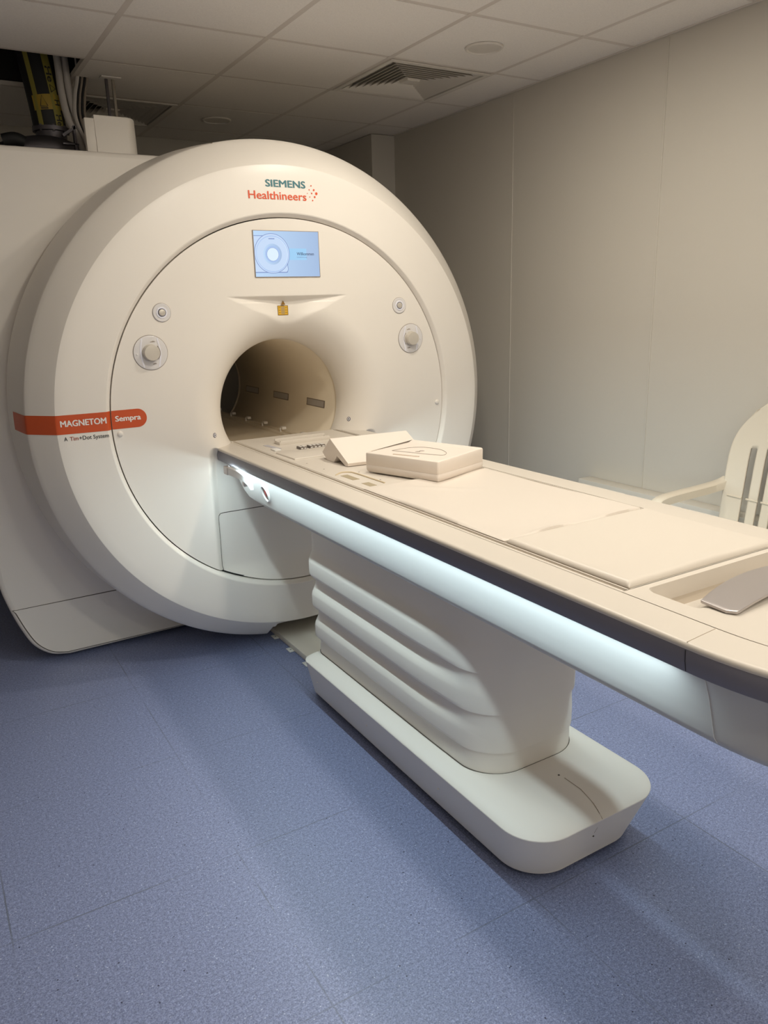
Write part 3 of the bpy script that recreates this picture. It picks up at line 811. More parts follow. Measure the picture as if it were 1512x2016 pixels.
V, F = tube(spline([(-0.84, 0.99, 2.345), (-0.88, 0.99, 2.36), (-0.93, 1.0, 2.35)], 5), 0.028, 12); mesh('pipe_cap', V, F, M_hose, pipe)

# conduits and cables beside it
cond_paths = ([(-0.582, 0.95, 2.245), (-0.592, 0.98, 2.36), (-0.626, 1.02, 2.46), (-0.640, 1.04, 2.58), (-0.640, 1.05, 2.70), (-0.64, 1.07, 2.95)],
              [(-0.545, 0.96, 2.245), (-0.568, 1.00, 2.40), (-0.594, 1.03, 2.50), (-0.604, 1.05, 2.60), (-0.605, 1.06, 2.70), (-0.605, 1.08, 2.95)])
for k, P_ in enumerate(cond_paths):
    c = thing('conduit', ('left' if k == 0 else 'right') + ' one of two thick grey conduits beside the yellow-taped black hose', 'conduit', P_[0])
    V, F = tube(spline(P_, 8), 0.0165, 14); mesh('sleeve', V, F, M_cond, c)
for k in range(5):
    x = -0.585 + 0.011 * k
    P_ = [(x + 0.045, 0.93, 2.245), (x + 0.012 - .002 * k, 0.96, 2.36), (x - 0.012, 1.0, 2.47), (x + 0.0, 1.02, 2.57), (x + 0.028, 1.03, 2.70), (x + 0.02, 1.05, 2.95)]
    c = thing('cable', 'thin brown and tan cables bunched right of the grey conduits above the scanner', 'cable', P_[0], 'bunched cables above the scanner')
    V, F = tube(spline(P_, 7), 0.0058 if k else 0.009, 8); mesh('cable_sleeve', V, F, (M_cond, M_hose, M_cable, M_hose, M_cable)[k], c)
c = thing('cable', 'thin red-brown cable looped on the scanner body before the cast pipe elbow', 'cable', (-0.66, 0.9, 2.25))
V, F = tube(spline([(-0.70, 0.86, 2.243), (-0.69, 0.88, 2.29), (-0.655, 0.9, 2.305), (-0.615, 0.9, 2.285), (-0.59, 0.88, 2.243)], 8), 0.005, 8); mesh('cable_sleeve', V, F, mat('red cable', (0.25, 0.06, 0.03), 0.5), c)
br = thing('metal_bracket', 'small dark angled metal bracket left of the column cover', 'bracket', (-0.63, 0.8, 2.24))
bm = bmesh.new(); bxm(bm, (-0.655, 0.90, 2.39), (0.075, 0.03, 0.012), M=Matrix.Rotation(-0.6, 3, 'Y')); bxm(bm, (-0.633, 0.90, 2.33), (0.010, 0.03, 0.17)); bxm(bm, (-0.655, 0.90, 2.335), (0.07, 0.03, 0.006))
frombm('bracket_body', bm, M_steel, br)

# ------------------------------------------------------------------ patient table
table = thing('patient_table', 'long cream patient table on a tiered pedestal, glowing strip under its slate edge', 'patient table', (0, -1.2, 0))
TW = 0.370; YS = -2.38; BE = 0.46; YE0 = 0.10
def half_outline(w_, y_start, inset_=0.0, n=26, e=2.15):
    """right half boundary from the magnet end to the foot end tip: list of (x, y)"""
    P = [(w_ - inset_, y_start), (w_ - inset_, 0.0)] + [(w_ - inset_, -0.3 * k) for k in range(1, 8)] + [(w_ - inset_, YS)]
    for k in range(1, n + 1):
        t = PI / 2 * k / n
        P.append(((w_ - inset_) * max(0.0, math.cos(t)) ** (2 / e), YS - (BE - inset_ - (TW - w_)) * math.sin(t) ** (2 / e)))
    return P
def outline(w_, y_start, inset_=0.0, z=0.0, e=2.15):
    R_ = half_outline(w_, y_start, inset_, e=e)
    return [(x, y, z) for x, y in R_] + [(-x, y, z) for x, y in R_[::-1][1:]]
# frame of the top: a rim between the outer edge and the seam at x = +-0.2775
def rim(loops_out, nm, m_):
    V, F = loft(loops_out, False, False); return mesh(nm, V, F, m_, table, 30)
GAP = 0.2765
inner = outline(GAP, YE0, 0.0, ZT); inner2 = outline(GAP, YE0, 0.0, 0.965)
rim([inner2, inner, outline(TW, YE0, 0.009, ZT), outline(TW, YE0, 0.0055, ZT - 0.0006), outline(TW, YE0, 0.0025, ZT - 0.0026), outline(TW, YE0, 0.0007, ZT - 0.0055), outline(TW, YE0, 0.0, ZT - 0.009), outline(TW, YE0, 0.001, ZT - 0.0125)], 'top_frame', M_table)
YB = 0.042
rim([outline(TW, YB, 0.0012, ZT - 0.0125), outline(TW, YB, 0.0002, ZT - 0.016), outline(TW, YB, 0.000, ZT - 0.034), outline(TW, YB, 0.0025, ZT - 0.0545), outline(TW, YB, 0.004, ZT - 0.0565), outline(TW, YB, 0.035, ZT - 0.0565), outline(TW, YB, 0.045, ZT - 0.0565)], 'edge_band', M_band)
for s in (-1, 1):   # joint in the band and frame
    V, F = tube([(s * (GAP + 0.002), -2.378, ZT + 0.0001), (s * (TW - 0.004), -2.386, ZT + 0.0001)], 0.0007, 5); mesh('frame_joint', V, F, M_seam2, table)
    V, F = tube([(s * (TW - 0.0001), -2.387, ZT - 0.014), (s * (TW + 0.0003), -2.388, ZT - 0.034), (s * (TW - 0.0022), -2.389, ZT - 0.054)], 0.0007, 5); mesh('band_joint', V, F, M_lblack, table)
# dark core under the gap
bm = bmesh.new(); bxm(bm, (0, -1.2, 0.955), (0.56, 2.5, 0.012)); frombm('inner_core', bm, M_seam2, table)

# couch: cross-section with side channels, run along y
def couch_sec(h=0.0):
    z = ZT
    R_ = [(0.2735, z - 0.03), (0.2735, z - 0.001), (0.2725, z), (0.2665, z + 0.0005), (0.2655, z - 0.008), (0.2575, z - 0.008), (0.2565, z + 0.001), (0.2540, z + 0.0015), (0.2530, z - 0.004), (0.2490, z - 0.004), (0.2475, z + 0.0005), (0.235, z + 0.001)]
    return R_ + [(-x, zz) for x, zz in R_[::-1]]
sec = couch_sec()
V, F = loft([[(x, y, z) for x, z in sec] for y in (0.138, 0.05, -0.5, -1.0, -1.6, -2.155)], False, False)
F.append(tuple(range(len(sec))))
couch = mesh('couch_board', V, F, M_table, table, 20)
box('couch_end', (0, 0.137, ZT - 0.018), (0.54, 0.004, 0.036), M_table, couch, 0.001)
# foot section with tray
def tray(x, y):
    u = sstep(0.228, 0.210, abs(x)) * 1.0
    if y > -2.172: dpt = 0
    elif y > -2.178: dpt = 0.042 * (-2.172 - y) / 0.006
    elif y > -2.200: dpt = 0.042
    else: dpt = 0.042 * max(0.0, 1 - (-2.200 - y) / 0.105)
    # rounded corners of the pocket
    cx_ = max(0.0, abs(x) - 0.185); cy_ = max(0.0, (y + 2.205) if y > -2.205 else 0)
    rr = math.hypot(cx_, cy_)
    k = sstep(0.042, 0.034, rr) if cx_ > 0 else 1.0
    return dpt * u * k
ys = [-2.155, -2.158, -2.160] + [-2.160 - 0.002 * k for k in range(1, 25)] + [-2.21 - 0.01 * k for k in range(0, 18)]
nxs = 150
rows = []
HOt = half_outline(GAP, YE0, 0.003)
def wid(y):
    if y >= YS: return GAP - 0.003
    q = min(1.0, (YS - y) / (BE - 0.003 - (TW - GAP))); return (GAP - 0.003) * max(0.0, 1 - q ** 2.15) ** (1 / 2.15)
yy = ys + [YS - (BE - 0.0035 - (TW - GAP)) * math.sin(PI / 2 * k / 30) ** (2 / 2.15) for k in range(1, 31)]
yy = sorted(set(round(v, 5) for v in yy), reverse=True)
for y in yy:
    wv = max(wid(y), 0.0005)
    rows.append([(-wv, y, ZT - 0.02)] + [(wv * (-1 + 2 * i / nxs), y, ZT - tray(wv * (-1 + 2 * i / nxs), y)) for i in range(nxs + 1)] + [(wv, y, ZT - 0.02)])
V, F = loft(rows, False, False); foot = mesh('foot_section', V, F, M_table, table, 32)
V, F = tube([(-0.13, -2.262, ZT - 0.0008), (-0.105, -2.262, ZT - 0.0004)], 0.0022, 6); mesh('tray_stud', V, F, M_table, foot)
# metal handle plate
def handle_pt(u, v):
    x = 0.205 * u; yc_ = -2.300 + 0.0 * u; yc_ += 0.0
    yf = -2.2605 - 0.030 * abs(u) ** 2; yr = -2.352 - 0.014 * (abs(u) ** 2) * 1.0
    if abs(u) > 0.93: yr += 0.02 * ((abs(u) - 0.93) / 0.07) ** 2
    z = ZT + 0.010 + 0.012 * (1 - u * u)
    return (x, yf + (yr - yf) * v, z - 0.003 * v)
rows = [[handle_pt(-1 + 2 * i / 40, j / 8) for j in range(9)] for i in range(41)]
V, F = loft(rows, False, False); hnd = mesh('release_handle', V, F, M_metal, table, 40)
sd = hnd.modifiers.new('thick', 'SOLIDIFY'); sd.thickness = 0.006; sd.offset = -1
bv = hnd.modifiers.new('bev', 'BEVEL'); bv.width = 0.001; bv.segments = 2
box('handle_mount', (0, -2.307, ZT + 0.004), (0.30, 0.05, 0.018), M_table, table, 0.006)

# skirt under the band
def skirt_loop(yend_scale, w_off, z, y_start):
    return outline(TW, y_start, w_off, z)
NSK = 10
def skirt_row(x_in, z, ystart):
    R_ = half_outline(TW, ystart, x_in); return [(x, y, z) for x, y in R_] + [(-x, y, z) for x, y in R_[::-1][1:]]
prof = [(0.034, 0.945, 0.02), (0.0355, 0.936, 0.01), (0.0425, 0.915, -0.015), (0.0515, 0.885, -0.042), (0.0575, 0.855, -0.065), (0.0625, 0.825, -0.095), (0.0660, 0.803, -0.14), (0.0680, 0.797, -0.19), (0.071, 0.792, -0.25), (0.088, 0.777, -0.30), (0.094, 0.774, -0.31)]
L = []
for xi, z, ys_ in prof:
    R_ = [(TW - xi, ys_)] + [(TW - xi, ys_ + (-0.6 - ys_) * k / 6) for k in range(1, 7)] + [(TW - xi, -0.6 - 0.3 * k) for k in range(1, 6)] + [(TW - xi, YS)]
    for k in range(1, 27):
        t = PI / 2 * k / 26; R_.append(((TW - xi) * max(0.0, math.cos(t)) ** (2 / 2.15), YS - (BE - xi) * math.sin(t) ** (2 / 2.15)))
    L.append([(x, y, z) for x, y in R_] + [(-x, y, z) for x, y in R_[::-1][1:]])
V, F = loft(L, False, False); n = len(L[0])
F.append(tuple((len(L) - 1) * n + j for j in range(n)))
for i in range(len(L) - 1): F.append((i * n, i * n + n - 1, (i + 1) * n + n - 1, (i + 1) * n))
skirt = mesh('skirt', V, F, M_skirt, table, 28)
for s in (-1, 1):
    V, F = tube([(s * (TW - xi + 0.0002), -2.398 - 0.02 * i / 8, z) for i, (xi, z, _) in enumerate(prof[:9])], 0.0006, 5); mesh('skirt_joint', V, F, M_sock, table)
# light strips, one each side, tucked under the band
for s in (-1, 1):
    def stp(o, z): return (s * (TW - o), z)
    hold = [stp(0.0055, 0.9418), stp(0.0162, 0.9366), stp(0.0250, 0.9366), stp(0.0250, 0.9418)]  # opaque shield added behind each strip to block its back light
    V, F = loft([[(x, y, z) for x, z in hold] for y in (-0.07, -2.35)], True, True); hd = mesh('strip_shield', V, F, M_band, table)
    V = [(stp(o, z)[0], y, stp(o, z)[1]) for y in (-0.08, -2.34) for o, z in ((0.0055, 0.9411), (0.0158, 0.9362))]
    ls = mesh('light_strip', V, [(0, 1, 3, 2)], M_strip, hd, None)

# emergency stop in the side of the skirt
def on_side(y, z, s=-1):
    for (xa, za, _), (xb, zb, __) in zip(prof[:-1], prof[1:]):
        if zb <= z <= za: return s * (TW - (xa + (xb - xa) * (z - za) / (zb - za)))
    return s * (TW - prof[0][0])
bc = Vector((on_side(0, 0.862), -0.363, 0.862)); bn = Vector((-0.96, 0, -0.28)).normalized(); bq = bn.to_track_quat('Z', 'Y').to_matrix()
def side_disc(prof_, nm, m_, parent, sx=0.82):
    L = [[bc + bq @ Vector((r * math.cos(2 * PI * k / 36) * (sx if True else 1), r * math.sin(2 * PI * k / 36), h)) for k in range(36)] for r, h in prof_]
    # long axis vertical
    V, F = loft(L, True, True); return mesh(nm, V, F, m_, parent)
tz = (bq @ Vector((1, 0, 0))).z
SXX = 0.82 if abs(tz) < 0.5 else 1.22
st = side_disc([(0.038, -0.006), (0.0385, 0.004), (0.037, 0.008), (0.034, 0.0095), (0.0315, 0.008), (0.0305, 0.002), (0.029, -0.004)], 'stop_button_ring', M_sock, table, SXX)
side_disc([(0.0303, -0.003), (0.030, 0.0035)], 'button_recess', M_mark, st, SXX)
side_disc([(0.015, 0.002), (0.015, 0.0045), (0.012, 0.006), (0.005, 0.0065)], 'red_button', M_red, st, SXX)
# hose holder on the side near the scanner
hk = box('holder_block', (-0.385, -0.125, 0.925), (0.022, 0.045, 0.034), M_metal, table, 0.003)
arm = spline([(-0.386, -0.150, 0.927), (-0.380, -0.20, 0.925), (-0.366, -0.25, 0.915), (-0.352, -0.275, 0.895), (-0.345, -0.285, 0.875)], 5)
rows = []
for i, p_ in enumerate(arm):
    h_ = 0.017 - 0.006 * i / len(arm)
    rows.append([p_ + Vector((-0.008, 0, -h_)), p_ + Vector((0.008, 0, -h_)), p_ + Vector((0.008, 0, h_)), p_ + Vector((-0.008, 0, h_))])
V, F = loft(rows, True, True); ha = mesh('holder_arm', V, F, M_sock, table, 40); ha.modifiers.new('bev', 'BEVEL').width = 0.004
box('holder_clip', (-0.350, -0.240, 0.885), (0.03, 0.022, 0.022), M_metal, table, 0.003)

# pedestal: telescoping tiers with flared lower edges
def ped_row(z):
    edges = [0.285, 0.415, 0.548]
    prev = None
    for e in edges:
        if z < e: break
        prev = e
    # growth of the shroud with height plus flare towards each lower edge
    tier = sum(1 for e in edges if z >= e)
    if tier == 3: t = sstep(0.80, 0.548, z) ; base_ = 0.006 * tier
    else:
        top = edges[tier]; bot = edges[tier - 1] if tier else 0.21
        t = sstep(bot + (top - bot) * 0.98, bot + 0.010, z) ; base_ = 0.006 * tier
    return tier, t, base_
levels = []
zs = [0.216, 0.25, 0.275, 0.2835]
edges = [0.285, 0.415, 0.548]
prof_p = [(0.214, 0, 0), (0.235, 0, 0), (0.262, 0, 0), (0.2845, 0, -0.2)]
# (z, tier base, flare amount)
prof_p = []
def tier_prof(zb, zt_, base_, amp):
    """from its lower edge zb up to the next tier's lower edge zt_"""
    P = [(zb, base_, amp)]
    for u, a in ((0.05, 1.4), (0.10, 1.5), (0.40, 1.5), (0.46, 1.36), (0.55, 0.85), (0.63, 0.36), (0.69, 0.10), (0.75, 0.0), (0.995, 0.0)):
        P.append((zb + (zt_ - zb) * u, base_, amp * a))
    return P
prof_p += [(0.214, 0.0, 0.004), (0.24, 0.0, 0.003), (0.262, 0.0, 0.0), (0.2848, 0.0, 0.0)]
prof_p += tier_prof(0.285, 0.415, 0.004, 0.012)
prof_p += tier_prof(0.415, 0.548, 0.010, 0.012)
prof_p += tier_prof(0.548, 0.70, 0.016, 0.012) + [(0.79, 0.017, 0.0)]
def ped_loop(z, b_, amp):
    P = []
    for (x, y, _) in rrect(-0.201, 0.201, -1.628, -0.500, 0.10, 14, 0, rs=(0.075, 0.075, 0.125, 0.125)):
        P.append([x, y])
    # densify the long sides
    Q = []
    n = len(P)
    for i in range(n):
        a = P[i]; c = P[(i + 1) % n]; d = math.hypot(a[0] - c[0], a[1] - c[1]); k = max(1, int(d / 0.05))
        for j in range(k): Q.append((a[0] + (c[0] - a[0]) * j / k, a[1] + (c[1] - a[1]) * j / k))
    R_ = []
    n = len(Q)
    for i in range(n):
        a = Vector(Q[i - 1]); b2 = Vector(Q[i]); c = Vector(Q[(i + 1) % n])
        t = (c - a).normalized(); nrm = Vector((t.y, -t.x))
        fade = sstep(-1.63, -1.30, b2.y) if abs(b2.x) > 0.05 or b2.y < -1.2 else 1.0
        fade = max(fade, 0.10)
        if b2.y > -0.56: fade *= 0.35 + 0.65 * sstep(-0.50, -0.56, b2.y)
        d = b_ + amp * fade
        R_.append((b2.x + nrm.x * d, b2.y + nrm.y * d, z))
    return R_
V, F = loft([ped_loop(*q) for q in prof_p], True, True); ped = mesh('pedestal', V, F, M_ped, table, 32)
L0 = ped_loop(0.2145, 0.001, 0.004)
V, F = tube(L0 + [L0[0], L0[1]], 0.0016, 6); mesh('pedestal_seam', V, F, M_seam, table)

# base plinth
def pl(ins, z, bx=0.275, yf=-1.943, yr=-0.418):
    return rrect(-bx + ins, bx - ins, yf + ins, yr - ins, 0.1, 12, z, rs=(max(0.02, 0.085 - ins * .5), max(0.02, 0.085 - ins * .5), 0.155 - ins * .5, 0.155 - ins * .5))
def plb(t, z):
    hw_ = 0.219 + (0.270 - 0.219) * t; yf_ = -1.842 + (-1.907 + 1.842) * t; yr_ = -0.462 + (-0.500 + 0.462) * t
    return rrect(-hw_, 0.238 + 0.022 * t, yf_, yr_, 0.1, 14, z, rs=(0.06, 0.06, 0.125, 0.125))
def pl(ins, z):
    return rrect(-0.270 + ins, 0.260 - ins, -1.907 + ins, -0.500 - ins, 0.1, 14, z, rs=(max(0.02, 0.07 - ins * .5), max(0.02, 0.07 - ins * .5), 0.125 - ins * .4, 0.125 - ins * .4))
rowsP = [[(x * 0.99, y, z) for x, y, z in plb(0.02, 0.022)], plb(0.0, 0.020), plb(0.02, 0.024), plb(0.99, 0.186), plb(1.0, 0.1885), pl(0.0006, 0.1905), pl(0.0035, 0.193), pl(0.012, 0.1985), pl(0.03, 0.2055), pl(0.055, 0.2115), pl(0.085, 0.2145), pl(0.12, 0.2155)]
V, F = loft(rowsP, True, True); plinth = mesh('base_plinth', V, F, M_ped, table, 26)
V, F = loft([rrect(-0.195, 0.195, -1.815, -0.50, 0.1, 8, z) for z in (0.0005, 0.021)], True, True); mesh('plinth_foot', V, F, M_dark, table)
V, F = tube([(0.008, -1.735, 0.2158), (0.008, -1.80, 0.2158), (0.004, -1.82, 0.2148), (-0.004, -1.862, 0.2100), (-0.01, -1.885, 0.2035), (-0.014, -1.9055, 0.1915), (-0.022, -1.8955, 0.16), (-0.024, -1.888, 0.14)], 0.0011, 5); mesh('plinth_seam', V, F, M_seam2, plinth)
for x, y, z in ((0.004, -1.715, 0.2158), (-0.022, -1.883, 0.125)):
    V, F = zlathe(x, y, [(0.003, z - 0.001), (0.003, z + 0.0008), (0.001, z + 0.001)], 10); mesh('screw', V, F, M_seam, plinth)
for y in (-0.60, -1.0, -1.45):
    V, F = tube([(-0.2445, y, 0.11), (-0.2485, y, 0.113)], 0.004, 10); mesh('screw_cover', V, F, M_ped, plinth)

# fittings at the head end of the couch
hs = thing  # alias kept short
fr = box('coil_frame', (-0.012, -0.075, ZT + 0.0045), (0.238, 0.055, 0.008), M_table, couch, 0.001)
bm = bmesh.new(); bxm(bm, (-0.012, -0.1035, ZT + 0.009), (0.238, 0.010, 0.020), 0.002); bxm(bm, (-0.012, -0.052, ZT + 0.011), (0.245, 0.008, 0.024), 0.002)
bxm(bm, (-0.131, -0.08, ZT + 0.007), (0.008, 0.055, 0.015), 0.002); bxm(bm, (0.108, -0.08, ZT + 0.007), (0.008, 0.055, 0.015), 0.002)
frombm('frame_rail', bm, M_table, couch)
for cx_, cy_, sx_, sy_, nn in ((-0.094, -0.243, 0.030, 0.050, 2), (-0.028, -0.245, 0.072, 0.042, 4)):
    sk = box('coil_socket', (cx_, cy_, ZT + 0.006), (sx_, sy_ * 0.8, 0.011), M_yink2, couch, 0.001)
    for k in range(nn):
        box('socket_pin', (cx_ - sx_ / 2 + sx_ * (k + 0.5) / nn, cy_, ZT + 0.0120), (sx_ / nn * 0.6, sy_ * 0.5, 0.0015), M_sock, sk, 0.0005)
        box('socket_contact', (cx_ - sx_ / 2 + sx_ * (k + 0.5) / nn, cy_ - sy_ * 0.4 - 0.0005, ZT + 0.006), (sx_ / nn * 0.6, 0.0015, 0.004), M_sock, sk)
rowsH = []
for ins, z in ((0.0, ZT + 0.0005), (0.0, ZT + 0.004), (0.002, ZT + 0.0065), (0.006, ZT + 0.0075)):
    rowsH.append([(x, y, z) for x, y in ((-0.226 + ins, -0.275), (-0.224 + ins, -0.33), (-0.222 + ins, -0.45 + ins), (0.20 - ins, -0.45 + ins), (0.222 - ins, -0.33), (0.222 - ins, -0.30), (0.10, -0.275 - ins), (-0.12, -0.285 - ins), (-0.16, -0.262 - ins), (-0.205, -0.255 - ins))])
V, F = loft(rowsH, True, True); mesh('coil_plate', V, F, M_table, couch, 30)
box('printed_label', (-0.178, -0.125, ZT + 0.0018), (0.022, 0.12, 0.0008), mat('lavender print', (0.50, 0.48, 0.52), 0.6), couch, M=Matrix.Rotation(0.12, 3, 'Z'))
box('slide_catch', (-0.196, -0.205, ZT + 0.004), (0.030, 0.050, 0.007), M_sock, couch, 0.003)
box('slide_catch', (0.196, -0.205, ZT + 0.004), (0.030, 0.050, 0.007), M_sock, couch, 0.003)
# strap slots
for s in (-1, 1):
    V, F = tube(spline([(s * 0.226, -0.80, ZT + 0.001), (s * 0.190, -0.775, ZT + 0.002), (s * 0.160, -0.790, ZT + 0.002), (s * 0.153, -0.83, ZT + 0.002), (s * 0.151, -0.93, ZT + 0.002), (s * 0.150, -1.01, ZT + 0.002)], 6), [0.001] + [0.0032] * 29 + [0.0032], 6)
    mesh('slot_rail', V, F, mat('tan edge', (0.62, 0.50, 0.33), 0.5) if s < 0 else bpy.data.materials['tan edge'], couch)
    for y0_, y1_ in ((-0.815, -0.905), (-0.965, -1.022)):
        box('strap_slot', (s * 0.200, (y0_ + y1_) / 2, ZT + 0.0012), (0.028, y0_ - y1_, 0.0008), mat('slot shade', (0.40, 0.33, 0.22), 0.7) if (s < 0 and y0_ > -0.9) else bpy.data.materials['slot shade'], couch)
for x, y in ((-0.213, -0.54), (-0.208, -0.675), (-0.131, -0.802), (-0.134, -0.956), (-0.212, -1.118)):
    V, F = zlathe(x, y, [(0.0028, ZT), (0.0028, ZT + 0.0016), (0.001, ZT + 0.0017)], 10); mesh('locating_pin', V, F, M_mark, couch)

# ------------------------------------------------------------------ pads and cushions on the table
def pad(name, x0, x1, y0, y1, z0, h, rad, fn, m_, label, cat, nx=60, ny=80, group=None):
    rows = []
    def edge(x, y):
        d = min(x - x0, x1 - x, y - y0, y1 - y)
        return math.sqrt(max(0.0, 1 - (1 - min(1.0, d / rad)) ** 2))
    def dist(n, a, b_):
        out_ = []
        for i in range(n + 1):
            t = i / n; out_.append(a + (b_ - a) * (0.5 - 0.5 * math.cos(PI * t)) * 0.35 + (b_ - a) * t * 0.65)
        return out_
    X = dist(nx, x0, x1); Y = dist(ny, y0, y1)
    top = [[(x, y, z0 + h * (0.25 + 0.75 * edge(x, y)) + fn(x, y) * edge(x, y)) for x in X] for y in Y]
    V = [p for r in top for p in r]; n = nx + 1
    F = [(j * n + i, j * n + i + 1, (j + 1) * n + i + 1, (j + 1) * n + i) for j in range(ny) for i in range(nx)]
    base_ = len(V); V += [(x, y, z0 + min(0.0, 0.0)) for y in (Y[0], Y[-1]) for x in (X[0], X[-1])]
    # skirt walls and bottom
    lo = {}
    def low(j, i):
        if (j, i) not in lo:
            lo[(j, i)] = len(V); x, y, z = top[j][i]; V.append((x, y, z0 + max(0.0, min(z - z0 - 0.001, fn(x, y) * 0.0)))) 
        return lo[(j, i)]
    ring_ = [(0, i) for i in range(n)] + [(j, nx) for j in range(1, ny + 1)] + [(ny, i) for i in range(nx - 1, -1, -1)] + [(j, 0) for j in range(ny - 1, 0, -1)]
    for a, b_ in zip(ring_, ring_[1:] + ring_[:1]):
        F.append((a[0] * n + a[1], b_[0] * n + b_[1], low(*b_), low(*a)))
    F.append(tuple(lo[q] for q in ring_))
    V2 = V
    o = mesh(name, V2, F, m_, None, 50)
    return tag(o, label, cat, group)
def fn1(x, y):
    w_ = 0.0025 * math.sin(9 * x + 4 * y) * math.sin(7 * y + 1.2) + 0.0018 * math.sin(23 * x - 9 * y)
    # lifted hem by the joint with the next pad
    w_ += 0.007 * math.exp(-((y + 1.752) / 0.018) ** 2) * math.exp(-((x + 0.09) / 0.07) ** 2)
    w_ += 0.004 * math.exp(-((y + 1.752) / 0.018) ** 2) * math.exp(-((x - 0.13) / 0.07) ** 2)
    w_ += 0.003 * math.exp(-(((x - 0.06) * 0.8 + (y + 1.30)) / 0.025) ** 2) * math.exp(-((x + 0.05) / 0.12) ** 2)
    return w_
pad('table_pad', -0.2505, 0.2505, -1.753, -1.045, ZT + 0.0018, 0.0055, 0.010, fn1, M_sheet, 'thin wrinkled cream sheet pad lying on the table between the cushions and the smooth pad', 'pad')
def fn2(x, y):
    return 0.0015 * math.sin(8 * x + 1) * math.sin(9 * y) + 0.003 * math.exp(-((y + 2.155) / 0.03) ** 2) * math.exp(-((x - 0.02) / 0.1) ** 2)
pad('table_pad', -0.2505, 0.2505, -2.152, -1.762, ZT + 0.0018, 0.0125, 0.016, fn2, M_pad, 'smooth thicker cream pad lying on the table next to the recessed tray', 'pad', 60, 60)

# box cushion
A = Vector((-0.118, -0.828, 0)); ub = Vector((0.102, -0.306, 0)); vb = Vector((0.250, 0.103, 0))
lu, lv = ub.length * 1.0, vb.length; ud = ub.normalized(); vd = Vector((ud.y * -1, ud.x, 0)); vd = vd if vd.dot(vb) > 0 else -vd
box_c = thing('positioning_cushion', 'cream box-shaped positioning cushion with a head outline drawn on its top', 'cushion', tuple(A + Vector((0, 0, ZT + 0.008))))
zb0 = ZT + 0.0050; HB = 0.0715
def bp_(u, v, z): p_ = A + ud * u + vd * v; return (p_.x, p_.y, z)
rows = []
rr = 0.006
def cloop(ins, z, lift=0.0):
    P = []
    for (a, b_, _) in rrect(ins, lu - ins, ins, lv - ins, max(0.001, 0.007 - ins), 4):
        e_ = sstep(lv - 0.035, lv - 0.004, b_) * 0.006 * lift
        P.append(bp_(a, b_, z + e_))
    return P
rows = [cloop(0.008, zb0), cloop(0.002, zb0 + 0.006), cloop(0.0, zb0 + 0.014), cloop(0.0, zb0 + 0.026), cloop(0.0012, zb0 + 0.0275), cloop(0.0, zb0 + 0.029), cloop(0.0, zb0 + HB - 0.006, 1), cloop(0.002, zb0 + HB - 0.002, 1), cloop(0.007, zb0 + HB, 1)]
V, F = loft(rows, True, False)
F.append(tuple(range(len(rows[0])))[::-1])
# top surface as grid, raised lip at the right end
g = []
nu = nv = 24
for i in range(nu + 1):
    g.append([bp_(0.007 + (lu - 0.014) * i / nu, 0.007 + (lv - 0.014) * j / nv, zb0 + HB + 0.006 * sstep(lv - 0.035, lv - 0.004, 0.007 + (lv - 0.014) * j / nv)) for j in range(nv + 1)])
mesh('cushion_body', V, F, M_foam, box_c, 40)
V, F = loft(g, False, False); mesh('cushion_top', V, F, M_foam, box_c, 40)
zt_ = zb0 + HB + 0.0006
def uv_of(px, py):
    d = Vector((px, py, 0)) - A; return d.dot(ud), d.dot(vd)
outl = [(-0.029, -0.866), (0.043, -0.860), (0.093, -0.885), (0.115, -0.955), (0.103, -1.010), (0.083, -1.040), (0.058, -1.050), (0.030, -1.001), (-0.002, -0.929), (-0.029, -0.868)]
P = [(x, y, zt_) for x, y in outl]
V, F = tube(spline(P, 6), 0.0009, 5); mesh('printed_outline', V, F, M_mark, box_c)
V, F = tube([(x, y, zt_ + .0002) for x, y in ((0.023, -0.937), (0.036, -0.948), (0.042, -0.938), (0.058, -0.944))], [0.0006, 0.0020, 0.0016, 0.0006], 5); mesh('printed_mark', V, F, M_mark, box_c)
V, F = tube([(-0.063, -0.928, zt_ - 0.001), (-0.017, -1.022, zt_ - 0.001)], 0.0028, 8); mesh('grip_slot', V, F, mat('slot tan', (0.55, 0.43, 0.33), 0.6), box_c)
V, F = tube([bp_(0.012, 0.02, zt_ - 0.0006), bp_(0.012, lv - 0.02, zt_ - 0.0006)], 0.0009, 5); mesh('cushion_seam', V, F, M_seam2, box_c)

# wedge cushion
wz = ZT + 0.003
sec = [(-0.561, wz + 0.087), (-0.494, wz + 0.024), (-0.535, wz - 0.0), (-0.588, wz + 0.0), (-0.617, wz + 0.026), (-0.695, wz + 0.002), (-0.703, wz + 0.012)]
sec = [(-0.563, 1.0885), (-0.492, 1.026), (-0.532, 0.9996), (-0.588, 0.9996), (-0.617, 1.028), (-0.682, 0.9996), (-0.700, 1.001), (-0.703, 1.013)]
ux = Vector((0.995, -0.100, 0))
def wp(t, y, z): return (-0.122 + ux.x * t, y + ux.y * t + 0.0, z)
cy_ = sum(q[0] for q in sec) / len(sec); cz_ = sum(q[1] for q in sec) / len(sec)
def wl(t, k): return [wp(t, cy_ + (y - cy_) * k, max(0.9996, cz_ + (z - cz_) * k)) for y, z in sec]
V, F = loft([wl(0, 0.985), wl(0.001, 1.0), wl(0.329, 1.0), wl(0.33, 0.985)], True, True)
wg = mesh('wedge_cushion', V, F, M_foam, None, 25); bv = wg.modifiers.new('bev', 'BEVEL'); bv.width = 0.0035; bv.segments = 3; bv.limit_method = 'ANGLE'
tag(wg, 'cream wedge cushion with a V notch underneath, behind the box cushion', 'cushion')

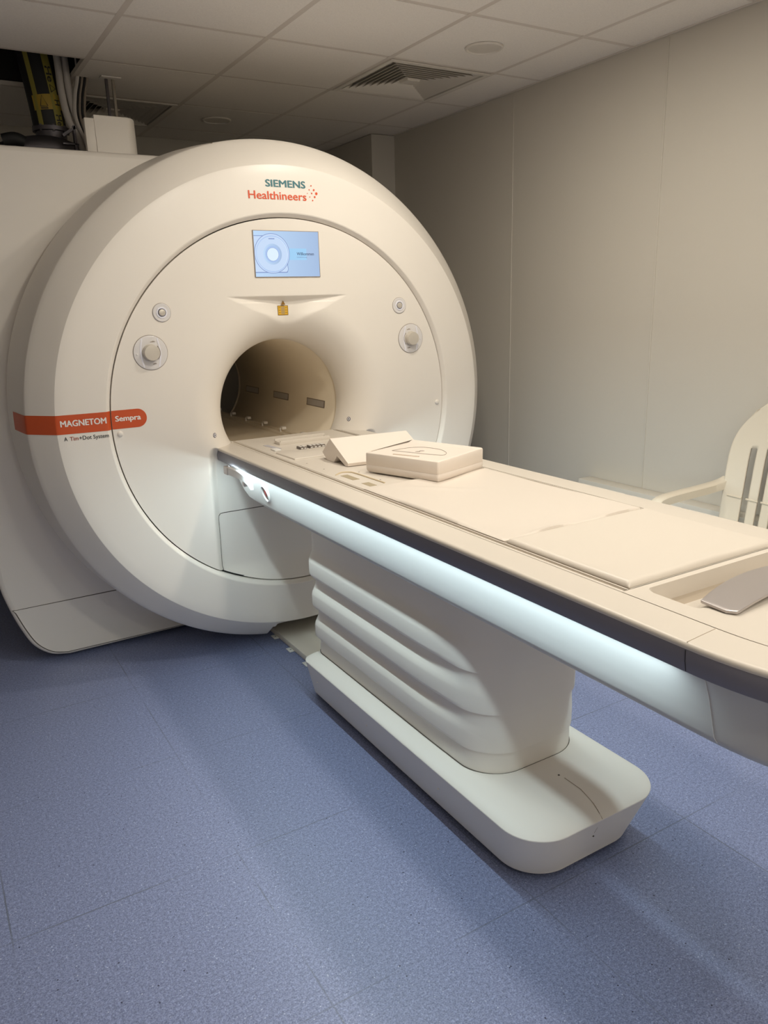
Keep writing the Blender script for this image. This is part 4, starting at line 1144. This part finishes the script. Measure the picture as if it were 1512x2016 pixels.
# ------------------------------------------------------------------ floor duct plate with bracket tabs
duct = thing('floor_duct', 'flat cream floor duct plate running from the table plinth to the scanner', 'duct cover', (0.02, -0.1, 0))
bm = bmesh.new(); bxm(bm, (0.025, -0.02, 0.0155), (0.272, 0.90, 0.029), 0.003); frombm('duct_plate', bm, M_plate, duct)
for y in (0.135, -0.045, -0.225):
    tb = box('bracket_tab', (-0.117, y, 0.0022), (0.034, 0.048, 0.003), M_tab, duct, 0.0006)
    V, F = zlathe(-0.119, y, [(0.0042, 0.003), (0.0042, 0.0042), (0.0015, 0.0044)], 10); mesh('screw', V, F, M_mark, tb)

# ------------------------------------------------------------------ wall trunking with socket plates
tk = thing('wall_trunking', 'low cream cable trunking with flat cover plates on the right wall', 'trunking', (1.49, -1.5, 0.55))
box('trunk_body', (XW - 0.046, -1.92, 0.600), (0.086, 3.2, 0.140), M_trunk, tk, 0.005)
y = -0.35
for k in range(7):
    box('cover_plate', (XW - 0.091, y - 0.145, 0.596), (0.004, 0.285, 0.105), M_sock, tk, 0.0015); y -= 0.33

# ------------------------------------------------------------------ garden chair
ch = thing('garden_chair', 'cream moulded plastic garden armchair standing by the right wall', 'chair', (1.2, -1.48, 0))
YC = -1.475
def back_pt(s, h):
    """s -1..1 across, h 0..1 from seat to top"""
    hw_ = 0.235 + 0.02 * math.sin(h * PI * 0.5)
    top = 1.0 - 0.24 * abs(s) ** 3.0
    z = 0.56 + 0.63 * h * (1 - (1 - top) * 0.42 * sstep(0.40, 1.0, h))
    round_ = 1 - 0.34 * (max(0.0, h - 0.5) / 0.5) ** 3.0
    y_ = YC - s * hw_ * round_
    xb_ = 1.345 + 0.105 * h + 0.03 * (1 - s * s) * 1.0 - 0.02
    return (xb_, y_, z)
nu, nv = 92, 36
V = [back_pt(-1 + 2 * i / nu, j / nv) for j in range(nv + 1) for i in range(nu + 1)]
F = []
for j in range(nv):
    for i in range(nu):
        s = -1 + 2 * (i + .5) / nu; h = (j + .5) / nv
        slot = any(abs(s - c) < 0.044 for c in (-0.62, -0.37, -0.12, 0.12, 0.37, 0.62)) and 0.10 < h < 0.66
        if not slot: F.append((j * (nu + 1) + i, j * (nu + 1) + i + 1, (j + 1) * (nu + 1) + i + 1, (j + 1) * (nu + 1) + i))
bk = submesh('backrest', V, F, M_chair, ch, 50); sd = bk.modifiers.new('thick', 'SOLIDIFY'); sd.thickness = 0.010; sd.offset = 0
# moulded lower fold of the backrest, its upper lip catching light
for k, c in enumerate((-0.79, -0.495, -0.245, 0.0, 0.245, 0.495, 0.79)):
    hwid = 0.10 if abs(c) < 0.7 else 0.12
    s_ = -c
    P = [Vector(back_pt(s_ - hwid + 2 * hwid * q / 6, 0.35 - 0.02 * math.cos((s_ - hwid + 2 * hwid * q / 6) * 1.5))) + Vector((-0.006, 0, 0)) for q in range(7)]
    V, F = tube(P, 0.004, 6); mesh('moulded_rib', V, F, M_chair, bk)
# seat
rows = []
for i in range(13):
    u = i / 12; x = 0.93 + 0.44 * u
    rows.append([(x, YC + v * (0.252 + 0.012 * (1 - u)), 0.575 - 0.012 * u - 0.012 * math.cos(v * PI / 2) - (0.02 * (1 - u / 0.15) ** 2 if u < 0.15 else 0)) for v in [(-1 + 2 * k / 12) for k in range(13)]])
V, F = loft(rows, False, False); se = mesh('seat', V, F, M_chair, ch, 50); sd = se.modifiers.new('thick', 'SOLIDIFY'); sd.thickness = 0.010; sd.offset = 0
for s in (-1, 1):
    P = spline([(1.385, YC - s * 0.245, 0.845), (1.36, YC - s * 0.262, 0.828), (1.28, YC - s * 0.272, 0.818), (1.14, YC - s * 0.278, 0.812), (1.03, YC - s * 0.278, 0.806), (0.985, YC - s * 0.276, 0.790), (0.968, YC - s * 0.272, 0.75), (0.962, YC - s * 0.268, 0.60)], 6)
    rows = []
    for i, p_ in enumerate(P):
        a = P[max(0, i - 1)]; b_ = P[min(len(P) - 1, i + 1)]; d = (b_ - a).normalized(); sdv = Vector((0, 1, 0)); up_ = d.cross(sdv).normalized()
        if i < len(P) * 0.4 and up_.z < 0: up_ = -up_
        if i and up_.dot(last) < 0: up_ = -up_
        last = up_
        rows.append([p_ + sdv * 0.024 - up_ * 0.030, p_ + sdv * 0.024, p_ + sdv * 0.018 + up_ * 0.005, p_ - sdv * 0.018 + up_ * 0.005, p_ - sdv * 0.024, p_ - sdv * 0.024 - up_ * 0.030, p_ - sdv * 0.018 - up_ * 0.030, p_ - sdv * 0.018 - up_ * 0.002, p_ + sdv * 0.018 - up_ * 0.002, p_ + sdv * 0.018 - up_ * 0.030])
    V, F = loft(rows, True, True); mesh('armrest', V, F, M_chair, ch, 50)
    for x0_, x1_, zt2 in ((0.962, 0.925, 0.61), (1.365, 1.44, 0.62)):
        yl = 0.268 if x0_ < 1.2 else 0.245
        def lg(x, z, w2): return [(x - w2, YC - s * yl - w2, z), (x + w2, YC - s * yl - w2, z), (x + w2, YC - s * yl + w2 * 0.4, z), (x + w2 * .4, YC - s * yl + w2, z), (x - w2, YC - s * yl + w2, z)]
        V, F = loft([lg(x1_, 0.001, 0.020), lg((x0_ + x1_) / 2, 0.3, 0.024), lg(x0_, zt2, 0.030)], True, True); mesh('leg', V, F, M_chair, ch, 50)
